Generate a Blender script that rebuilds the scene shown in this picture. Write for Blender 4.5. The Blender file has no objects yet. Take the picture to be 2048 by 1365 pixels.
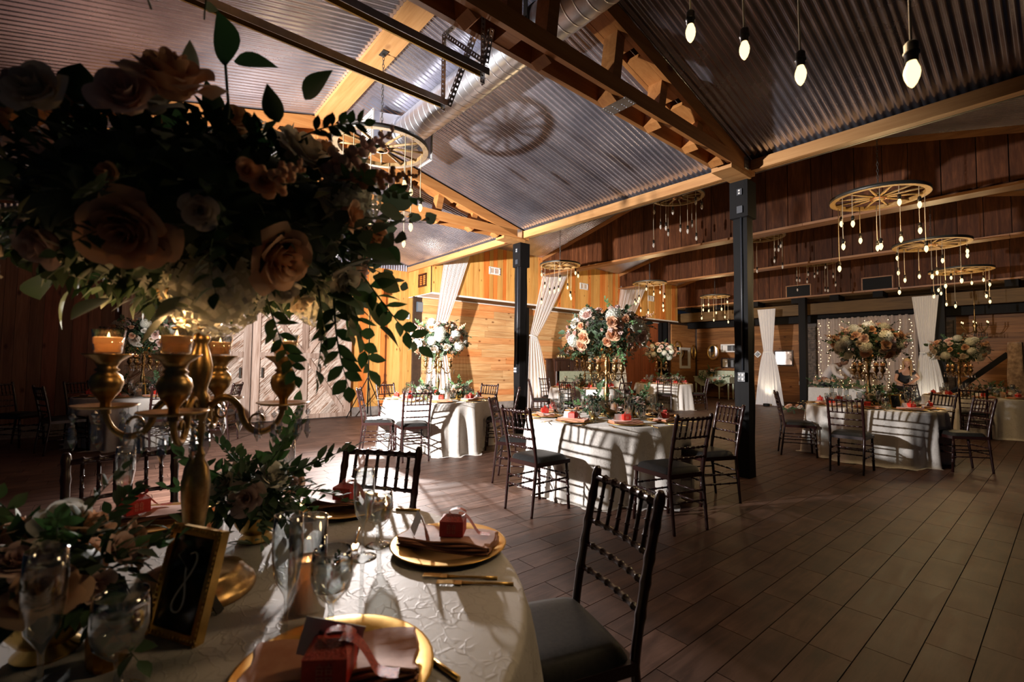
import bpy, math, random
from mathutils import Vector, Matrix, Euler
R = random.Random(7)
PI = math.pi
sc = bpy.context.scene
COL = sc.collection

# ---------------------------------------------------------------- camera
H = 1.37
_yaw, _pit, _rol = math.radians(39.944), math.radians(2.5714), math.radians(.6639)
_F = Vector((math.sin(_yaw)*math.cos(_pit), math.cos(_yaw)*math.cos(_pit), math.sin(_pit)))
_Rt = Vector((math.cos(_yaw), -math.sin(_yaw), 0)); _Up = _Rt.cross(_F)
_cx = math.cos(_rol)*_Rt + math.sin(_rol)*_Up
_cy = -math.sin(_rol)*_Rt + math.cos(_rol)*_Up
cam = bpy.data.objects.new('camera', bpy.data.cameras.new('camera')); COL.objects.link(cam)
m = Matrix((_cx, _cy, -_F)).transposed().to_4x4(); m.translation = (0, 0, H)
cam.matrix_world = m
cam.data.sensor_width = 36; cam.data.lens = 935.7/2048*36
cam.data.clip_start = .03; cam.data.clip_end = 100
cam.data.dof.use_dof = True; cam.data.dof.focus_distance = 4.6; cam.data.dof.aperture_fstop = 3.2
sc.camera = cam
# ---------------------------------------------------------------- light and exposure
sc.view_settings.view_transform = 'Standard'; sc.view_settings.look = 'None'
sc.view_settings.gamma = 1; sc.view_settings.use_curve_mapping = False
sc.view_settings.exposure = 0.0
sc.cycles.transparent_max_bounces = 24; sc.cycles.max_bounces = 8; sc.cycles.diffuse_bounces = 3; sc.cycles.glossy_bounces = 3
sc.cycles.sample_clamp_indirect = 4; sc.cycles.caustics_reflective = False; sc.cycles.caustics_refractive = False
w = bpy.data.worlds.new('world'); sc.world = w; w.use_nodes = True
w.node_tree.nodes['Background'].inputs[0].default_value = (.5, .66, 1, 1)
w.node_tree.nodes['Background'].inputs[1].default_value = .01
def lamp(name, kind, loc, energy, col, target=None, size=.08, angle=None, blend=.5, sy=None):
    L = bpy.data.lights.new(name, kind); L.energy = energy; L.color = col
    if kind == 'AREA':
        L.size = size
        if sy: L.shape = 'RECTANGLE'; L.size_y = sy
    else: L.shadow_soft_size = size
    if angle: L.spot_size = math.radians(angle); L.spot_blend = blend
    o = bpy.data.objects.new(name, L); COL.objects.link(o); o.location = loc
    if target is not None:
        d = Vector(target)-Vector(loc); o.rotation_euler = d.to_track_quat('-Z', 'Y').to_euler()
    return o
lamp('flash_left', 'SPOT', (-1.65, 4.9, 2.05), 3700, (1, .95, .93), (8.2, 8.1, 1.8), .07, 104, .5)
lamp('pine_wall_fill', 'SPOT', (-1.65, 4.98, 2.05), 8000, (1, .94, .92), (10.5, 10.3, 1.9), .07, 52, .75)  # added narrow fill beside the left flash, brightens the pine wall and swags
lamp('flash_back', 'SPOT', (4.42, 10.4, 3.02), 3400, (1, .91, .87), (.75, 2.9, .8), .09, 58, .9)

# ---------------------------------------------------------------- helpers
class MB:
    def __init__(s): s.v = []; s.f = []; s.sm = []
    def add(s, vs, fs, sm=False):
        o = len(s.v); s.v += [tuple(p) for p in vs]
        for f in fs: s.f.append(tuple(i+o for i in f)); s.sm.append(sm)
        return s
    def box(s, c, d, rot=None):
        hx, hy, hz = d[0]/2, d[1]/2, d[2]/2
        P = [Vector((x, y, z)) for x in (-hx, hx) for y in (-hy, hy) for z in (-hz, hz)]
        if rot is not None: P = [rot @ p for p in P]
        c = Vector(c)
        return s.add([p+c for p in P], [(0,1,3,2),(4,6,7,5),(0,4,5,1),(2,3,7,6),(0,2,6,4),(1,5,7,3)])
    def bar(s, p, q, w, h, up=(0, 0, 1)):
        p, q = Vector(p), Vector(q); d = q-p; L = d.length; d.normalize(); up = Vector(up)
        x = d.cross(up)
        if x.length < 1e-4: x = d.cross(Vector((1, 0, 0)))
        x.normalize(); z = x.cross(d)
        M = Matrix((x, d, z)).transposed()
        return s.box((p+q)/2, (w, L, h), M)
    def tube(s, pts, r, n=8, cap=True, sm=True, closed=False):
        pts = [Vector(p) for p in pts]; k = len(pts)
        rs = r if isinstance(r, (list, tuple)) else [r]*k
        vs = []; x = None
        for i, p in enumerate(pts):
            if closed: t = pts[(i+1) % k]-pts[i-1]
            else: t = pts[min(i+1, k-1)]-pts[max(i-1, 0)]
            t.normalize()
            if x is None:
                a = Vector((0, 0, 1)) if abs(t.z) < .9 else Vector((1, 0, 0)); x = a.cross(t).normalized()
            else:
                x = (x-t*x.dot(t))
                x = x.normalized() if x.length > 1e-6 else t.orthogonal().normalized()
            y = t.cross(x)
            for j in range(n):
                a = 2*PI*j/n; vs.append(p+(x*math.cos(a)+y*math.sin(a))*rs[i])
        fs = []
        for i in range(k if closed else k-1):
            i2 = (i+1) % k
            for j in range(n):
                j2 = (j+1) % n; fs.append((i*n+j, i*n+j2, i2*n+j2, i2*n+j))
        s.add(vs, fs, sm)
        if cap and not closed:
            o = len(s.v)-k*n
            s.f.append(tuple(o+j for j in range(n))[::-1]); s.sm.append(False)
            s.f.append(tuple(o+(k-1)*n+j for j in range(n))); s.sm.append(False)
        return s
    def lathe(s, prof, n=24, o=(0, 0, 0), sm=True, T=None):
        vs = []; o = Vector(o)
        for r, z in prof:
            for j in range(n):
                a = 2*PI*j/n; p = Vector((r*math.cos(a), r*math.sin(a), z))
                if T is not None: p = T @ p
                vs.append(p+o)
        fs = []
        for i in range(len(prof)-1):
            for j in range(n):
                j2 = (j+1) % n; fs.append((i*n+j, i*n+j2, (i+1)*n+j2, (i+1)*n+j))
        return s.add(vs, fs, sm)
    def ell(s, c, r, nu=12, nv=8, T=None):
        prof = [(max(1e-5, math.sin(PI*i/nv)), -math.cos(PI*i/nv)) for i in range(nv+1)]
        S = Matrix.Diagonal(Vector(r))
        if T is not None: S = T @ S
        return s.lathe(prof, nu, c, True, S)
    def grid(s, fn, nu, nv, sm=True):
        vs = [fn(i/nu, j/nv) for j in range(nv+1) for i in range(nu+1)]
        fs = [(j*(nu+1)+i, j*(nu+1)+i+1, (j+1)*(nu+1)+i+1, (j+1)*(nu+1)+i) for j in range(nv) for i in range(nu)]
        return s.add(vs, fs, sm)
    def prism(s, poly, off):
        off = Vector(off); n = len(poly); P = [Vector(p) for p in poly]
        return s.add(P+[p+off for p in P], [tuple(range(n))[::-1], tuple(range(n, 2*n))]+[(i, (i+1) % n, n+(i+1) % n, n+i) for i in range(n)])
    def put(s, other, M):
        o = len(s.v); s.v += [tuple(M @ Vector(p)) for p in other.v]
        s.f += [tuple(i+o for i in f) for f in other.f]; s.sm += other.sm
        return s
    def mesh(s, name, mat):
        me = bpy.data.meshes.new(name); me.from_pydata(s.v, [], s.f)
        me.polygons.foreach_set('use_smooth', s.sm)
        if mat is not None: me.materials.append(mat)
        me.update(); return me
def obj(name, me, parent=None, loc=(0, 0, 0), rot=None, scale=None, mat=None):
    if isinstance(me, MB): me = me.mesh(name, mat)
    o = bpy.data.objects.new(name, me); COL.objects.link(o)
    if parent is not None: o.parent = parent; KIDS.setdefault(parent.name, []).append(o)
    o.location = loc
    if rot is not None:
        if isinstance(rot, Matrix): rot = rot.to_euler()
        elif not isinstance(rot, Euler) and hasattr(rot, 'to_euler'): rot = rot.to_euler()
        o.rotation_euler = rot
    if scale is not None: o.scale = scale if hasattr(scale, '__len__') else (scale,)*3
    return o
def tag(o, label, cat, group=None):
    o['label'] = label; o['category'] = cat
    if group: o['group'] = group
    return o
def thing(name, label, cat, loc=(0, 0, 0), rz=0, group=None):
    o = bpy.data.objects.new(name, None); COL.objects.link(o); o.location = loc; o.rotation_euler = (0, 0, rz)
    o.empty_display_size = .1
    return tag(o, label, cat, group)
def struct(name, mb=None, mat=None, loc=(0, 0, 0)):
    if mb is None:
        o = bpy.data.objects.new(name, None); COL.objects.link(o); o.location = loc
    else: o = obj(name, mb, None, loc, mat=mat)
    o['kind'] = 'structure'; return o
def stuff(o): o['kind'] = 'stuff'; return o
def dup(root, loc, rz=0, label=None, group=None):
    def cp(o, par):
        c = o.copy(); COL.objects.link(c)
        if par is not None: c.parent = par
        for ch in KIDS.get(o.name, ()): cp(ch, c)
        return c
    r = cp(root, None); r.location = loc; r.rotation_euler = (0, 0, rz)
    if label: r['label'] = label
    if group: r['group'] = group
    return r
KIDS = {}
_UB = {}
def board(name, par, c, d, mat, rot=None):
    """one board: a shared chamfered block, scaled"""
    if mat.name not in _UB:
        mb = MB(); e = .5; mb.box((0, 0, 0), (1, 1, 1)); _UB[mat.name] = mb.mesh('board', mat)
    return obj(name, _UB[mat.name], par, c, rot, d)

# ---------------------------------------------------------------- materials
class NT:
    def __init__(s, name):
        s.m = bpy.data.materials.new(name); s.m.use_nodes = True; s.t = s.m.node_tree; s.b = s.t.nodes['Principled BSDF']
    def n(s, ty, ins=None, **kw):
        nd = s.t.nodes.new(ty)
        for k, v in kw.items(): setattr(nd, k, v)
        if ins:
            for k, v in ins.items():
                if isinstance(v, bpy.types.NodeSocket): s.t.links.new(v, nd.inputs[k])
                else: nd.inputs[k].default_value = v
        return nd
    def ramp(s, fac, stops):
        nd = s.t.nodes.new('ShaderNodeValToRGB'); s.t.links.new(fac, nd.inputs[0]); cr = nd.color_ramp
        while len(cr.elements) < len(stops): cr.elements.new(.5)
        for e, (p, c) in zip(cr.elements, stops): e.position = p; e.color = (*c, 1)
        return nd.outputs[0]
    def mix(s, fac, a, b, mode='MIX'):
        nd = s.t.nodes.new('ShaderNodeMix'); nd.data_type = 'RGBA'; nd.blend_type = mode
        for i, v in ((0, fac), (6, a), (7, b)):
            if isinstance(v, bpy.types.NodeSocket): s.t.links.new(v, nd.inputs[i])
            elif i: nd.inputs[i].default_value = (*v, 1) if len(v) == 3 else v
            else: nd.inputs[i].default_value = v
        return nd.outputs[2]
    def math(s, op, a, b=0):
        return s.n('ShaderNodeMath', {0: a, 1: b}, operation=op).outputs[0]
    def set(s, **kw):
        for k, v in kw.items():
            k = k.replace('_', ' ')
            if isinstance(v, bpy.types.NodeSocket): s.t.links.new(v, s.b.inputs[k])
            else: s.b.inputs[k].default_value = (*v, 1) if isinstance(v, tuple) and len(v) == 3 and s.b.inputs[k].type == 'RGBA' else v
        return s
    def bump(s, h, strength=.3, dist=.01):
        s.t.links.new(s.n('ShaderNodeBump', {'Height': h, 'Strength': strength, 'Distance': dist}).outputs[0], s.b.inputs['Normal']); return s
def plain(name, col, rough=.5, metal=0, **kw):
    return NT(name).set(Base_Color=col, Roughness=rough, Metallic=metal, **kw).m
def noisy(name, c1, c2, scale=8, rough=.5, metal=0, bump=.2, bd=.004, obj_space=False, **kw):
    t = NT(name); tc = t.n('ShaderNodeTexCoord') if obj_space else t.n('ShaderNodeNewGeometry')
    p = tc.outputs['Object'] if obj_space else tc.outputs['Position']
    nz = t.n('ShaderNodeTexNoise', {'Vector': p, 'Scale': scale, 'Detail': 5.0, 'Roughness': .6})
    t.set(Base_Color=t.ramp(nz.outputs[0], [(.35, c1), (.65, c2)]), Roughness=rough, Metallic=metal, **kw)
    if bump: t.bump(nz.outputs[0], bump, bd)
    return t.m
def wood(name, stops, axis=0, rot45=0, rough=.45, knots=0, var=.35, fine=1.0, bump=.25, stretch=.06, spec=.5, coat=0, hue=None):
    t = NT(name); g = t.n('ShaderNodeNewGeometry'); oi = t.n('ShaderNodeObjectInfo')
    p = g.outputs['Position']
    if rot45: p = t.n('ShaderNodeMapping', {'Vector': p, 'Rotation': (0, rot45, 0)}).outputs[0]
    off = t.n('ShaderNodeCombineXYZ', {0: t.math('MULTIPLY', oi.outputs['Random'], 37.), 1: t.math('MULTIPLY', oi.outputs['Random'], 91.), 2: t.math('MULTIPLY', oi.outputs['Random'], 53.)}).outputs[0]
    p = t.n('ShaderNodeVectorMath', {0: p, 1: off}, operation='ADD').outputs[0]
    st = [1., 1., 1.]; st[axis] = stretch
    q = t.n('ShaderNodeVectorMath', {0: p, 1: tuple(st)}, operation='MULTIPLY').outputs[0]
    n1 = t.n('ShaderNodeTexNoise', {'Vector': q, 'Scale': 9*fine, 'Detail': 6.0, 'Roughness': .62, 'Distortion': 1.2})
    n2 = t.n('ShaderNodeTexNoise', {'Vector': q, 'Scale': 55*fine, 'Detail': 3.0, 'Roughness': .6})
    f = t.math('ADD', t.math('MULTIPLY', n1.outputs[0], .75), t.math('MULTIPLY', n2.outputs[0], .25))
    c = t.ramp(f, stops)
    if hue is not None:      # some boards are heartwood
        c = t.mix(t.ramp(oi.outputs['Random'], [(.62, (0, 0, 0)), (.9, (1, 1, 1))]), c, t.mix(.75, c, hue, 'MULTIPLY'))
    if knots:
        st2 = [1., 1., 1.]; st2[axis] = .55
        k = t.n('ShaderNodeVectorMath', {0: p, 1: tuple(st2)}, operation='MULTIPLY').outputs[0]
        vo = t.n('ShaderNodeTexVoronoi', {'Vector': k, 'Scale': knots})
        c = t.mix(t.ramp(vo.outputs['Distance'], [(.05, (1, 1, 1)), (.14, (0, 0, 0))]), c, t.mix(1, c, (.28, .14, .08), 'MULTIPLY'))
    v = t.math('ADD', t.math('MULTIPLY', oi.outputs['Random'], var), 1-var/2)
    c = t.mix(1, c, t.n('ShaderNodeCombineXYZ', {0: v, 1: v, 2: v}).outputs[0], 'MULTIPLY')
    t.set(Base_Color=c, Roughness=rough, Specular_IOR_Level=spec, Coat_Weight=coat, Coat_Roughness=.25)
    t.bump(f, bump, .004); return t.m
M = {}
pine = [(.3, (.46, .18, .04)), (.45, (.66, .32, .08)), (.6, (.76, .43, .13)), (.75, (.52, .22, .06))]
M['pine_v'] = wood('pine_v', pine, 2, knots=5.5, rough=.32, var=.45, hue=(.75, .3, .13), spec=.6)
M['pine_h'] = wood('pine_h', [(.3, (.45, .2, .075)), (.48, (.66, .36, .15)), (.62, (.78, .5, .24)), (.78, (.5, .23, .09))], 0, knots=4.0, rough=.27, var=.35, hue=(.85, .5, .32), spec=.7)
M['redpine_v'] = wood('redpine_v', [(.3, (.2, .05, .02)), (.5, (.36, .1, .035)), (.7, (.46, .15, .05))], 2, knots=5, rough=.35, var=.4)
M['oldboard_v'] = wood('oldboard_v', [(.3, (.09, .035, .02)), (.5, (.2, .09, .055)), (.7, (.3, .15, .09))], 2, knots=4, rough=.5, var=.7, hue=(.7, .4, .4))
M['backwood'] = wood('backwood', [(.3, (.1, .036, .011)), (.5, (.25, .105, .034)), (.7, (.36, .17, .06))], 1, knots=4, rough=.5, var=.6, spec=.2)
M['backwood_x'] = wood('backwood_x', [(.3, (.16, .06, .02)), (.5, (.36, .16, .055)), (.7, (.48, .24, .09))], 0, knots=4, rough=.4, var=.6)
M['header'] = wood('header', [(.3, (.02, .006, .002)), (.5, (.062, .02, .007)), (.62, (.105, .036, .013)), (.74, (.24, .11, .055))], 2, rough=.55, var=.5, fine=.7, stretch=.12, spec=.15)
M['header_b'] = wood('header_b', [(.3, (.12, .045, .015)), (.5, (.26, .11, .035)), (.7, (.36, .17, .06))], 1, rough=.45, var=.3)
M['truss_x'] = wood('truss_x', [(.3, (.27, .1, .025)), (.5, (.4, .165, .045)), (.7, (.48, .225, .07))], 0, knots=3, rough=.55, var=.25)
M['truss_y'] = wood('truss_y', [(.3, (.36, .155, .045)), (.5, (.5, .25, .085)), (.7, (.6, .33, .13))], 1, knots=3, rough=.55, var=.2)
M['whitewash'] = wood('whitewash', [(.36, (.13, .06, .034)), (.45, (.34, .19, .12)), (.51, (.66, .53, .44)), (.57, (.78, .68, .6)), (.63, (.36, .2, .13))], 0, rot45=PI/4, rough=.75, var=.4, fine=3.2, stretch=.09, bump=.5)
M['door_frame'] = wood('door_frame', [(.32, (.2, .11, .07)), (.48, (.45, .31, .24)), (.62, (.62, .48, .4)), (.8, (.4, .26, .2))], 2, rough=.7, var=.3)
M['black_wood'] = wood('black_wood', [(.3, (.003, .003, .003)), (.6, (.007, .006, .006)), (.8, (.014, .012, .011))], 2, rough=.6, var=.1, spec=.12)
M['dark_wood'] = wood('dark_wood', [(.3, (.02, .01, .006)), (.6, (.05, .026, .014))], 1, rough=.5, var=.3)
M['soffit'] = wood('soffit', [(.3, (.065, .034, .012)), (.6, (.15, .085, .03))], 1, rough=.55, var=.3, spec=.2)
M['mahogany'] = NT('mahogany').set(Base_Color=(.02, .006, .005), Roughness=.3, Specular_IOR_Level=.35, Coat_Weight=.25, Coat_Roughness=.12).m
M['vinyl'] = noisy('vinyl', (.012, .012, .012), (.02, .019, .018), 60, .5, bump=.08, Specular_IOR_Level=.12)
M['gold'] = noisy('gold', (.62, .39, .11), (.78, .52, .17), 30, .3, 1, .05)
M['plate_gold'] = noisy('plate_gold', (.7, .42, .1), (.82, .53, .15), 14, .36, 1, .03)
M['antique'] = noisy('antique', (.3, .18, .07), (.5, .33, .14), 40, .34, 1, .1, .002)
M['steel'] = noisy('steel', (.48, .5, .53), (.62, .64, .67), 12, .34, 1, .04)
M['duct'] = noisy('duct', (.5, .52, .56), (.62, .64, .68), 6, .36, 1, .06)
M['dark_steel'] = plain('dark_steel', (.1, .095, .085), .45, .8)
M['brass_rail'] = plain('brass_rail', (.4, .28, .09), .35, 1)
M['black'] = plain('black', (.008, .008, .008), .65, Specular_IOR_Level=.15)
M['rubber'] = plain('rubber', (.018, .016, .014), .6)
M['white'] = plain('white', (.75, .73, .7), .5)
M['grey'] = plain('grey', (.16, .17, .18), .5)
M['conduit'] = plain('conduit', (.03, .033, .04), .4)
M['socket_black'] = plain('socket_black', (.02, .016, .012), .35)
M['cord'] = plain('cord', (.5, .4, .27), .8)
M['wheel'] = wood('wheel', [(.3, (.15, .085, .027)), (.5, (.22, .135, .048)), (.7, (.28, .18, .075))], 0, rough=.55, stretch=1, fine=2)
M['concrete'] = noisy('concrete', (.2, .17, .15), (.34, .29, .26), 9, .8)
M['stone'] = noisy('stone', (.035, .026, .02), (.13, .095, .07), 11, .75, bump=.6, bd=.02)
M['red'] = noisy('red', (.5, .02, .012), (.66, .035, .02), 60, .45, bump=.15)
M['red_glitter'] = noisy('red_glitter', (.3, .01, .008), (.75, .09, .06), 260, .3, bump=.7, bd=.003)
M['napkin'] = noisy('napkin', (.48, .17, .075), (.58, .25, .13), 25, .6, bump=.2, Sheen_Weight=.3)
M['card'] = noisy('card', (.72, .68, .62), (.85, .82, .78), 18, .55, bump=.02)
M['ink'] = plain('ink', (.05, .03, .02), .6)
M['gold_ink'] = plain('gold_ink', (.62, .5, .28), .45, .4)
M['mirror'] = plain('mirror', (.7, .7, .7), .04, 1)
M['dark_mirror'] = plain('dark_mirror', (.02, .018, .014), .12, 0)
def wax(name, col):
    t = NT(name); t.set(Base_Color=col, Roughness=.45)
    out = t.t.nodes['Material Output']; l = t.n('ShaderNodeBsdfTranslucent', {0: (*col, 1)})
    t.t.links.new(t.n('ShaderNodeMixShader', {0: .55, 1: t.b.outputs[0], 2: l.outputs[0]}).outputs[0], out.inputs[0]); return t.m
M['wax'] = wax('wax', (.72, .5, .32)); M['wax_pink'] = wax('wax_pink', (.85, .62, .48))
def emit(name, col, s):
    t = NT(name); t.set(Base_Color=(0, 0, 0), Emission_Color=col, Emission_Strength=s, Roughness=.4); return t.m
M['flame'] = emit('flame', (1, .62, .22), 9)
M['bulb_on'] = emit('bulb_on', (1, .74, .36), 2.2)
M['fairy'] = emit('fairy', (1, .7, .36), 9)
M['bulb_off'] = NT('bulb_off').set(Base_Color=(.62, .55, .48), Roughness=.12).m
def thin_glass(name, tint=(.97, .98, .98), ior=1.5, gain=1.0):
    t = NT(name); t.t.nodes.remove(t.b); out = t.t.nodes['Material Output']
    tr = t.n('ShaderNodeBsdfTransparent', {0: (*tint, 1)}); gl = t.n('ShaderNodeBsdfGlossy', {'Color': (1, 1, 1, 1), 'Roughness': .02})
    lw = t.n('ShaderNodeLayerWeight', {'Blend': .5}); r0 = ((ior-1)/(ior+1))**2
    fr = t.math('ADD', t.math('MULTIPLY', t.math('POWER', lw.outputs['Facing'], 4.), .85), r0)
    mx = t.n('ShaderNodeMixShader', {0: t.math('MULTIPLY', fr, gain), 1: tr.outputs[0], 2: gl.outputs[0]})
    t.t.links.new(mx.outputs[0], out.inputs[0]); return t.m
M['glass'] = thin_glass('glass', (.9, .92, .92), 1.6, 2.6)
M['water'] = thin_glass('water', (.86, .88, .88), 1.6, 1.2)
M['crystal'] = thin_glass('crystal', (.85, .88, .92), 2.2, 2.2)
def cloth(name, col, scale, bump, sheer=0.0, rough=.7, c2=None):
    t = NT(name); g = t.n('ShaderNodeNewGeometry')
    w1 = t.n('ShaderNodeTexNoise', {'Vector': g.outputs['Position'], 'Scale': scale, 'Detail': 4.0, 'Roughness': .55, 'Distortion': 2.2})
    a = t.math('ABSOLUTE', t.math('SUBTRACT', w1.outputs[0], .5))
    r = t.ramp(a, [(0, (1, 1, 1)), (.09, (0, 0, 0))])
    c = t.mix(t.math('MULTIPLY', t.n('ShaderNodeRGBToBW', {0: r}).outputs[0], .45), col, c2 or tuple(x*.75 for x in col))
    t.set(Base_Color=c, Roughness=rough, Sheen_Weight=.25)
    t.bump(r, bump, .004)
    if sheer:
        out = t.t.nodes['Material Output']; tl = t.n('ShaderNodeBsdfTranslucent', {0: (*col, 1)}); tp = t.n('ShaderNodeBsdfTransparent')
        m1 = t.n('ShaderNodeMixShader', {0: .4, 1: t.b.outputs[0], 2: tl.outputs[0]})
        m2 = t.n('ShaderNodeMixShader', {0: sheer, 1: m1.outputs[0], 2: tp.outputs[0]}); t.t.links.new(m2.outputs[0], out.inputs[0])
    return t.m
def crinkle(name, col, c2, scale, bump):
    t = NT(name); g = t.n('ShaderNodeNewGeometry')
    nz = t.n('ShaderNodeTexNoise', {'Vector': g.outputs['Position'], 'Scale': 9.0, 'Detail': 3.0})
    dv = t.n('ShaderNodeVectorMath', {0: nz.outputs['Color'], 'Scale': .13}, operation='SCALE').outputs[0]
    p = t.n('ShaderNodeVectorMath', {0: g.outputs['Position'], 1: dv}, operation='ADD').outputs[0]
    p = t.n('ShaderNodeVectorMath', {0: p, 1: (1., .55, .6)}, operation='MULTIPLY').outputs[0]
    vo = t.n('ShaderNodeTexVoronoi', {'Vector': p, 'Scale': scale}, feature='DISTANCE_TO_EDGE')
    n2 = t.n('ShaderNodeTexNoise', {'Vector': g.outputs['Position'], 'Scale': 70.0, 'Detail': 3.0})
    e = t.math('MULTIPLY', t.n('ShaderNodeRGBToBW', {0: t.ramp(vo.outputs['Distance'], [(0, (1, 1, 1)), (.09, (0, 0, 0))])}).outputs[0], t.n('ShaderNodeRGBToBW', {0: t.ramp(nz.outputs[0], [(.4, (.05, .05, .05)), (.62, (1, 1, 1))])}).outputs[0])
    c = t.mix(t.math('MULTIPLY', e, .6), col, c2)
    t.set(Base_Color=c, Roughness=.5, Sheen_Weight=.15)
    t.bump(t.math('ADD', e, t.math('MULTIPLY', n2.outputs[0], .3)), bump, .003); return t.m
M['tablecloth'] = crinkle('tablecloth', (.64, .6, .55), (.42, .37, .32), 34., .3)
M['drape'] = cloth('drape', (.9, .89, .9), 2, .02, .12, c2=(.88, .87, .88))
M['sheer'] = cloth('sheer', (.8, .66, .58), 3, .05, .12)
M['linen'] = cloth('linen', (.74, .72, .69), 6, .1)
def petal(name, a, b, tl=.25):
    t = NT(name); oi = t.n('ShaderNodeObjectInfo'); tc = t.n('ShaderNodeTexCoord')
    ln = t.n('ShaderNodeVectorMath', {0: tc.outputs['Object']}, operation='LENGTH').outputs['Value']
    c = t.mix(t.math('MULTIPLY', ln, .9), a, b)
    v = t.math('ADD', t.math('MULTIPLY', oi.outputs['Random'], .35), .8)
    c = t.mix(1, c, t.n('ShaderNodeCombineXYZ', {0: v, 1: v, 2: v}).outputs[0], 'MULTIPLY')
    t.set(Base_Color=c, Roughness=.6, Sheen_Weight=.2)
    out = t.t.nodes['Material Output']; l = t.n('ShaderNodeBsdfTranslucent', {0: c})
    t.t.links.new(t.n('ShaderNodeMixShader', {0: tl, 1: t.b.outputs[0], 2: l.outputs[0]}).outputs[0], out.inputs[0]); return t.m
M['rose_peach'] = petal('rose_peach', (.72, .36, .17), (.8, .5, .32))
M['rose_blush'] = petal('rose_blush', (.72, .46, .38), (.82, .62, .55))
M['rose_cream'] = petal('rose_cream', (.76, .6, .42), (.85, .76, .64))
M['rose_white'] = petal('rose_white', (.74, .68, .56), (.86, .83, .77))
M['hydrangea'] = petal('hydrangea', (.6, .62, .46), (.8, .79, .7))
M['leaf'] = petal('leaf', (.022, .06, .016), (.04, .09, .024), .1)
M['leaf_lt'] = petal('leaf_lt', (.05, .14, .03), (.07, .16, .045), .12)
M['euc'] = petal('euc', (.06, .1, .055), (.11, .15, .09), .2)
M['stem'] = plain('stem', (.03, .05, .02), .7)
M['skin'] = plain('skin', (.5, .27, .18), .5)
M['shirt'] = cloth('shirt', (.68, .63, .62), 8, .15)
M['blackcloth'] = plain('blackcloth', (.012, .012, .016), .8)
M['hair_dark'] = plain('hair_dark', (.015, .01, .008), .5)
M['hair_blonde'] = noisy('hair_blonde', (.35, .2, .08), (.6, .4, .19), 40, .5)
M['paint_green'] = noisy('paint_green', (.34, .38, .27), (.46, .5, .37), 14, .6)
M['hutch'] = wood('hutch', [(.3, (.02, .008, .005)), (.6, (.05, .02, .012))], 2, rough=.35, var=.2)
M['bark'] = noisy('bark', (.16, .1, .07), (.4, .28, .2), 9, .8, bump=.8, bd=.02)
M['amber'] = plain('amber', (.5, .22, .03), .3, .7)
# floor planks
def floor_mat():
    t = NT('floor_plank'); g = t.n('ShaderNodeNewGeometry'); oi = t.n('ShaderNodeObjectInfo'); at = t.n('ShaderNodeAttribute', attribute_name='rnd')
    rnd = t.math('FRACT', t.math('ADD', oi.outputs['Random'], at.outputs['Fac']))
    off = t.n('ShaderNodeCombineXYZ', {0: t.math('MULTIPLY', rnd, 31.), 1: t.math('MULTIPLY', rnd, 77.), 2: 0.0}).outputs[0]
    p = t.n('ShaderNodeVectorMath', {0: g.outputs['Position'], 1: off}, operation='ADD').outputs[0]
    q = t.n('ShaderNodeVectorMath', {0: p, 1: (.12, 1., 1.)}, operation='MULTIPLY').outputs[0]
    n1 = t.n('ShaderNodeTexNoise', {'Vector': q, 'Scale': 16.0, 'Detail': 7.0, 'Roughness': .65, 'Distortion': .8})
    n2 = t.n('ShaderNodeTexNoise', {'Vector': p, 'Scale': 3.2, 'Detail': 3.0})
    f = t.math('ADD', t.math('MULTIPLY', n1.outputs[0], .6), t.math('MULTIPLY', n2.outputs[0], .4))
    c = t.ramp(f, [(.32, (.024, .011, .007)), (.45, (.066, .032, .021)), (.56, (.11, .057, .039)), (.72, (.17, .097, .07))])
    v = t.math('ADD', t.math('MULTIPLY', rnd, .35), .82)
    c = t.mix(1, c, t.n('ShaderNodeCombineXYZ', {0: v, 1: v, 2: v}).outputs[0], 'MULTIPLY')
    rr = t.math('ADD', t.math('MULTIPLY', n1.outputs[0], .3), .36)
    t.set(Base_Color=c, Roughness=rr, Specular_IOR_Level=.3); t.bump(n1.outputs[0], .25, .003); return t.m
M['floor'] = floor_mat()
def roof_mat(name='roof_sheet', c1=(.44, .44, .52), c2=(.7, .69, .77)):
    t = NT(name); g = t.n('ShaderNodeNewGeometry'); oi = t.n('ShaderNodeObjectInfo')
    n1 = t.n('ShaderNodeTexNoise', {'Vector': g.outputs['Position'], 'Scale': 1.6, 'Detail': 5.0, 'Roughness': .6})
    n2 = t.n('ShaderNodeTexNoise', {'Vector': g.outputs['Position'], 'Scale': 24.0, 'Detail': 3.0})
    v = t.math('ADD', t.math('MULTIPLY', oi.outputs['Random'], .3), .8)
    c = t.mix(1, t.ramp(n1.outputs[0], [(.35, c1), (.65, c2)]), t.n('ShaderNodeCombineXYZ', {0: v, 1: v, 2: v}).outputs[0], 'MULTIPLY')
    rr = t.math('ADD', t.math('MULTIPLY', n1.outputs[0], .18), .16)
    t.set(Base_Color=c, Metallic=.86, Roughness=rr); t.bump(n2.outputs[0], .02, .002); return t.m
M['roof'] = roof_mat()

# ================================================================ THE SETTING
XP, YT = 5.84, (2.57, 6.74)            # eave line, trusses
XR, ZR, SL = 2.08, 4.79, .245          # ridge of the hall, slope
WR, WZ, WS = 4.65, 5.81, .24           # ridge of the wing
YL, YU, YW = 11.3, 10.1, 10.85         # wall with barn doors, upper pine wall, lower pine wall
XH = (9.61, 13.35, 17.1)               # dark board headers
def roof_z(x): return ZR-SL*abs(x-XR)
def wing_z(y): return WZ-WS*abs(y-WR)
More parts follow.
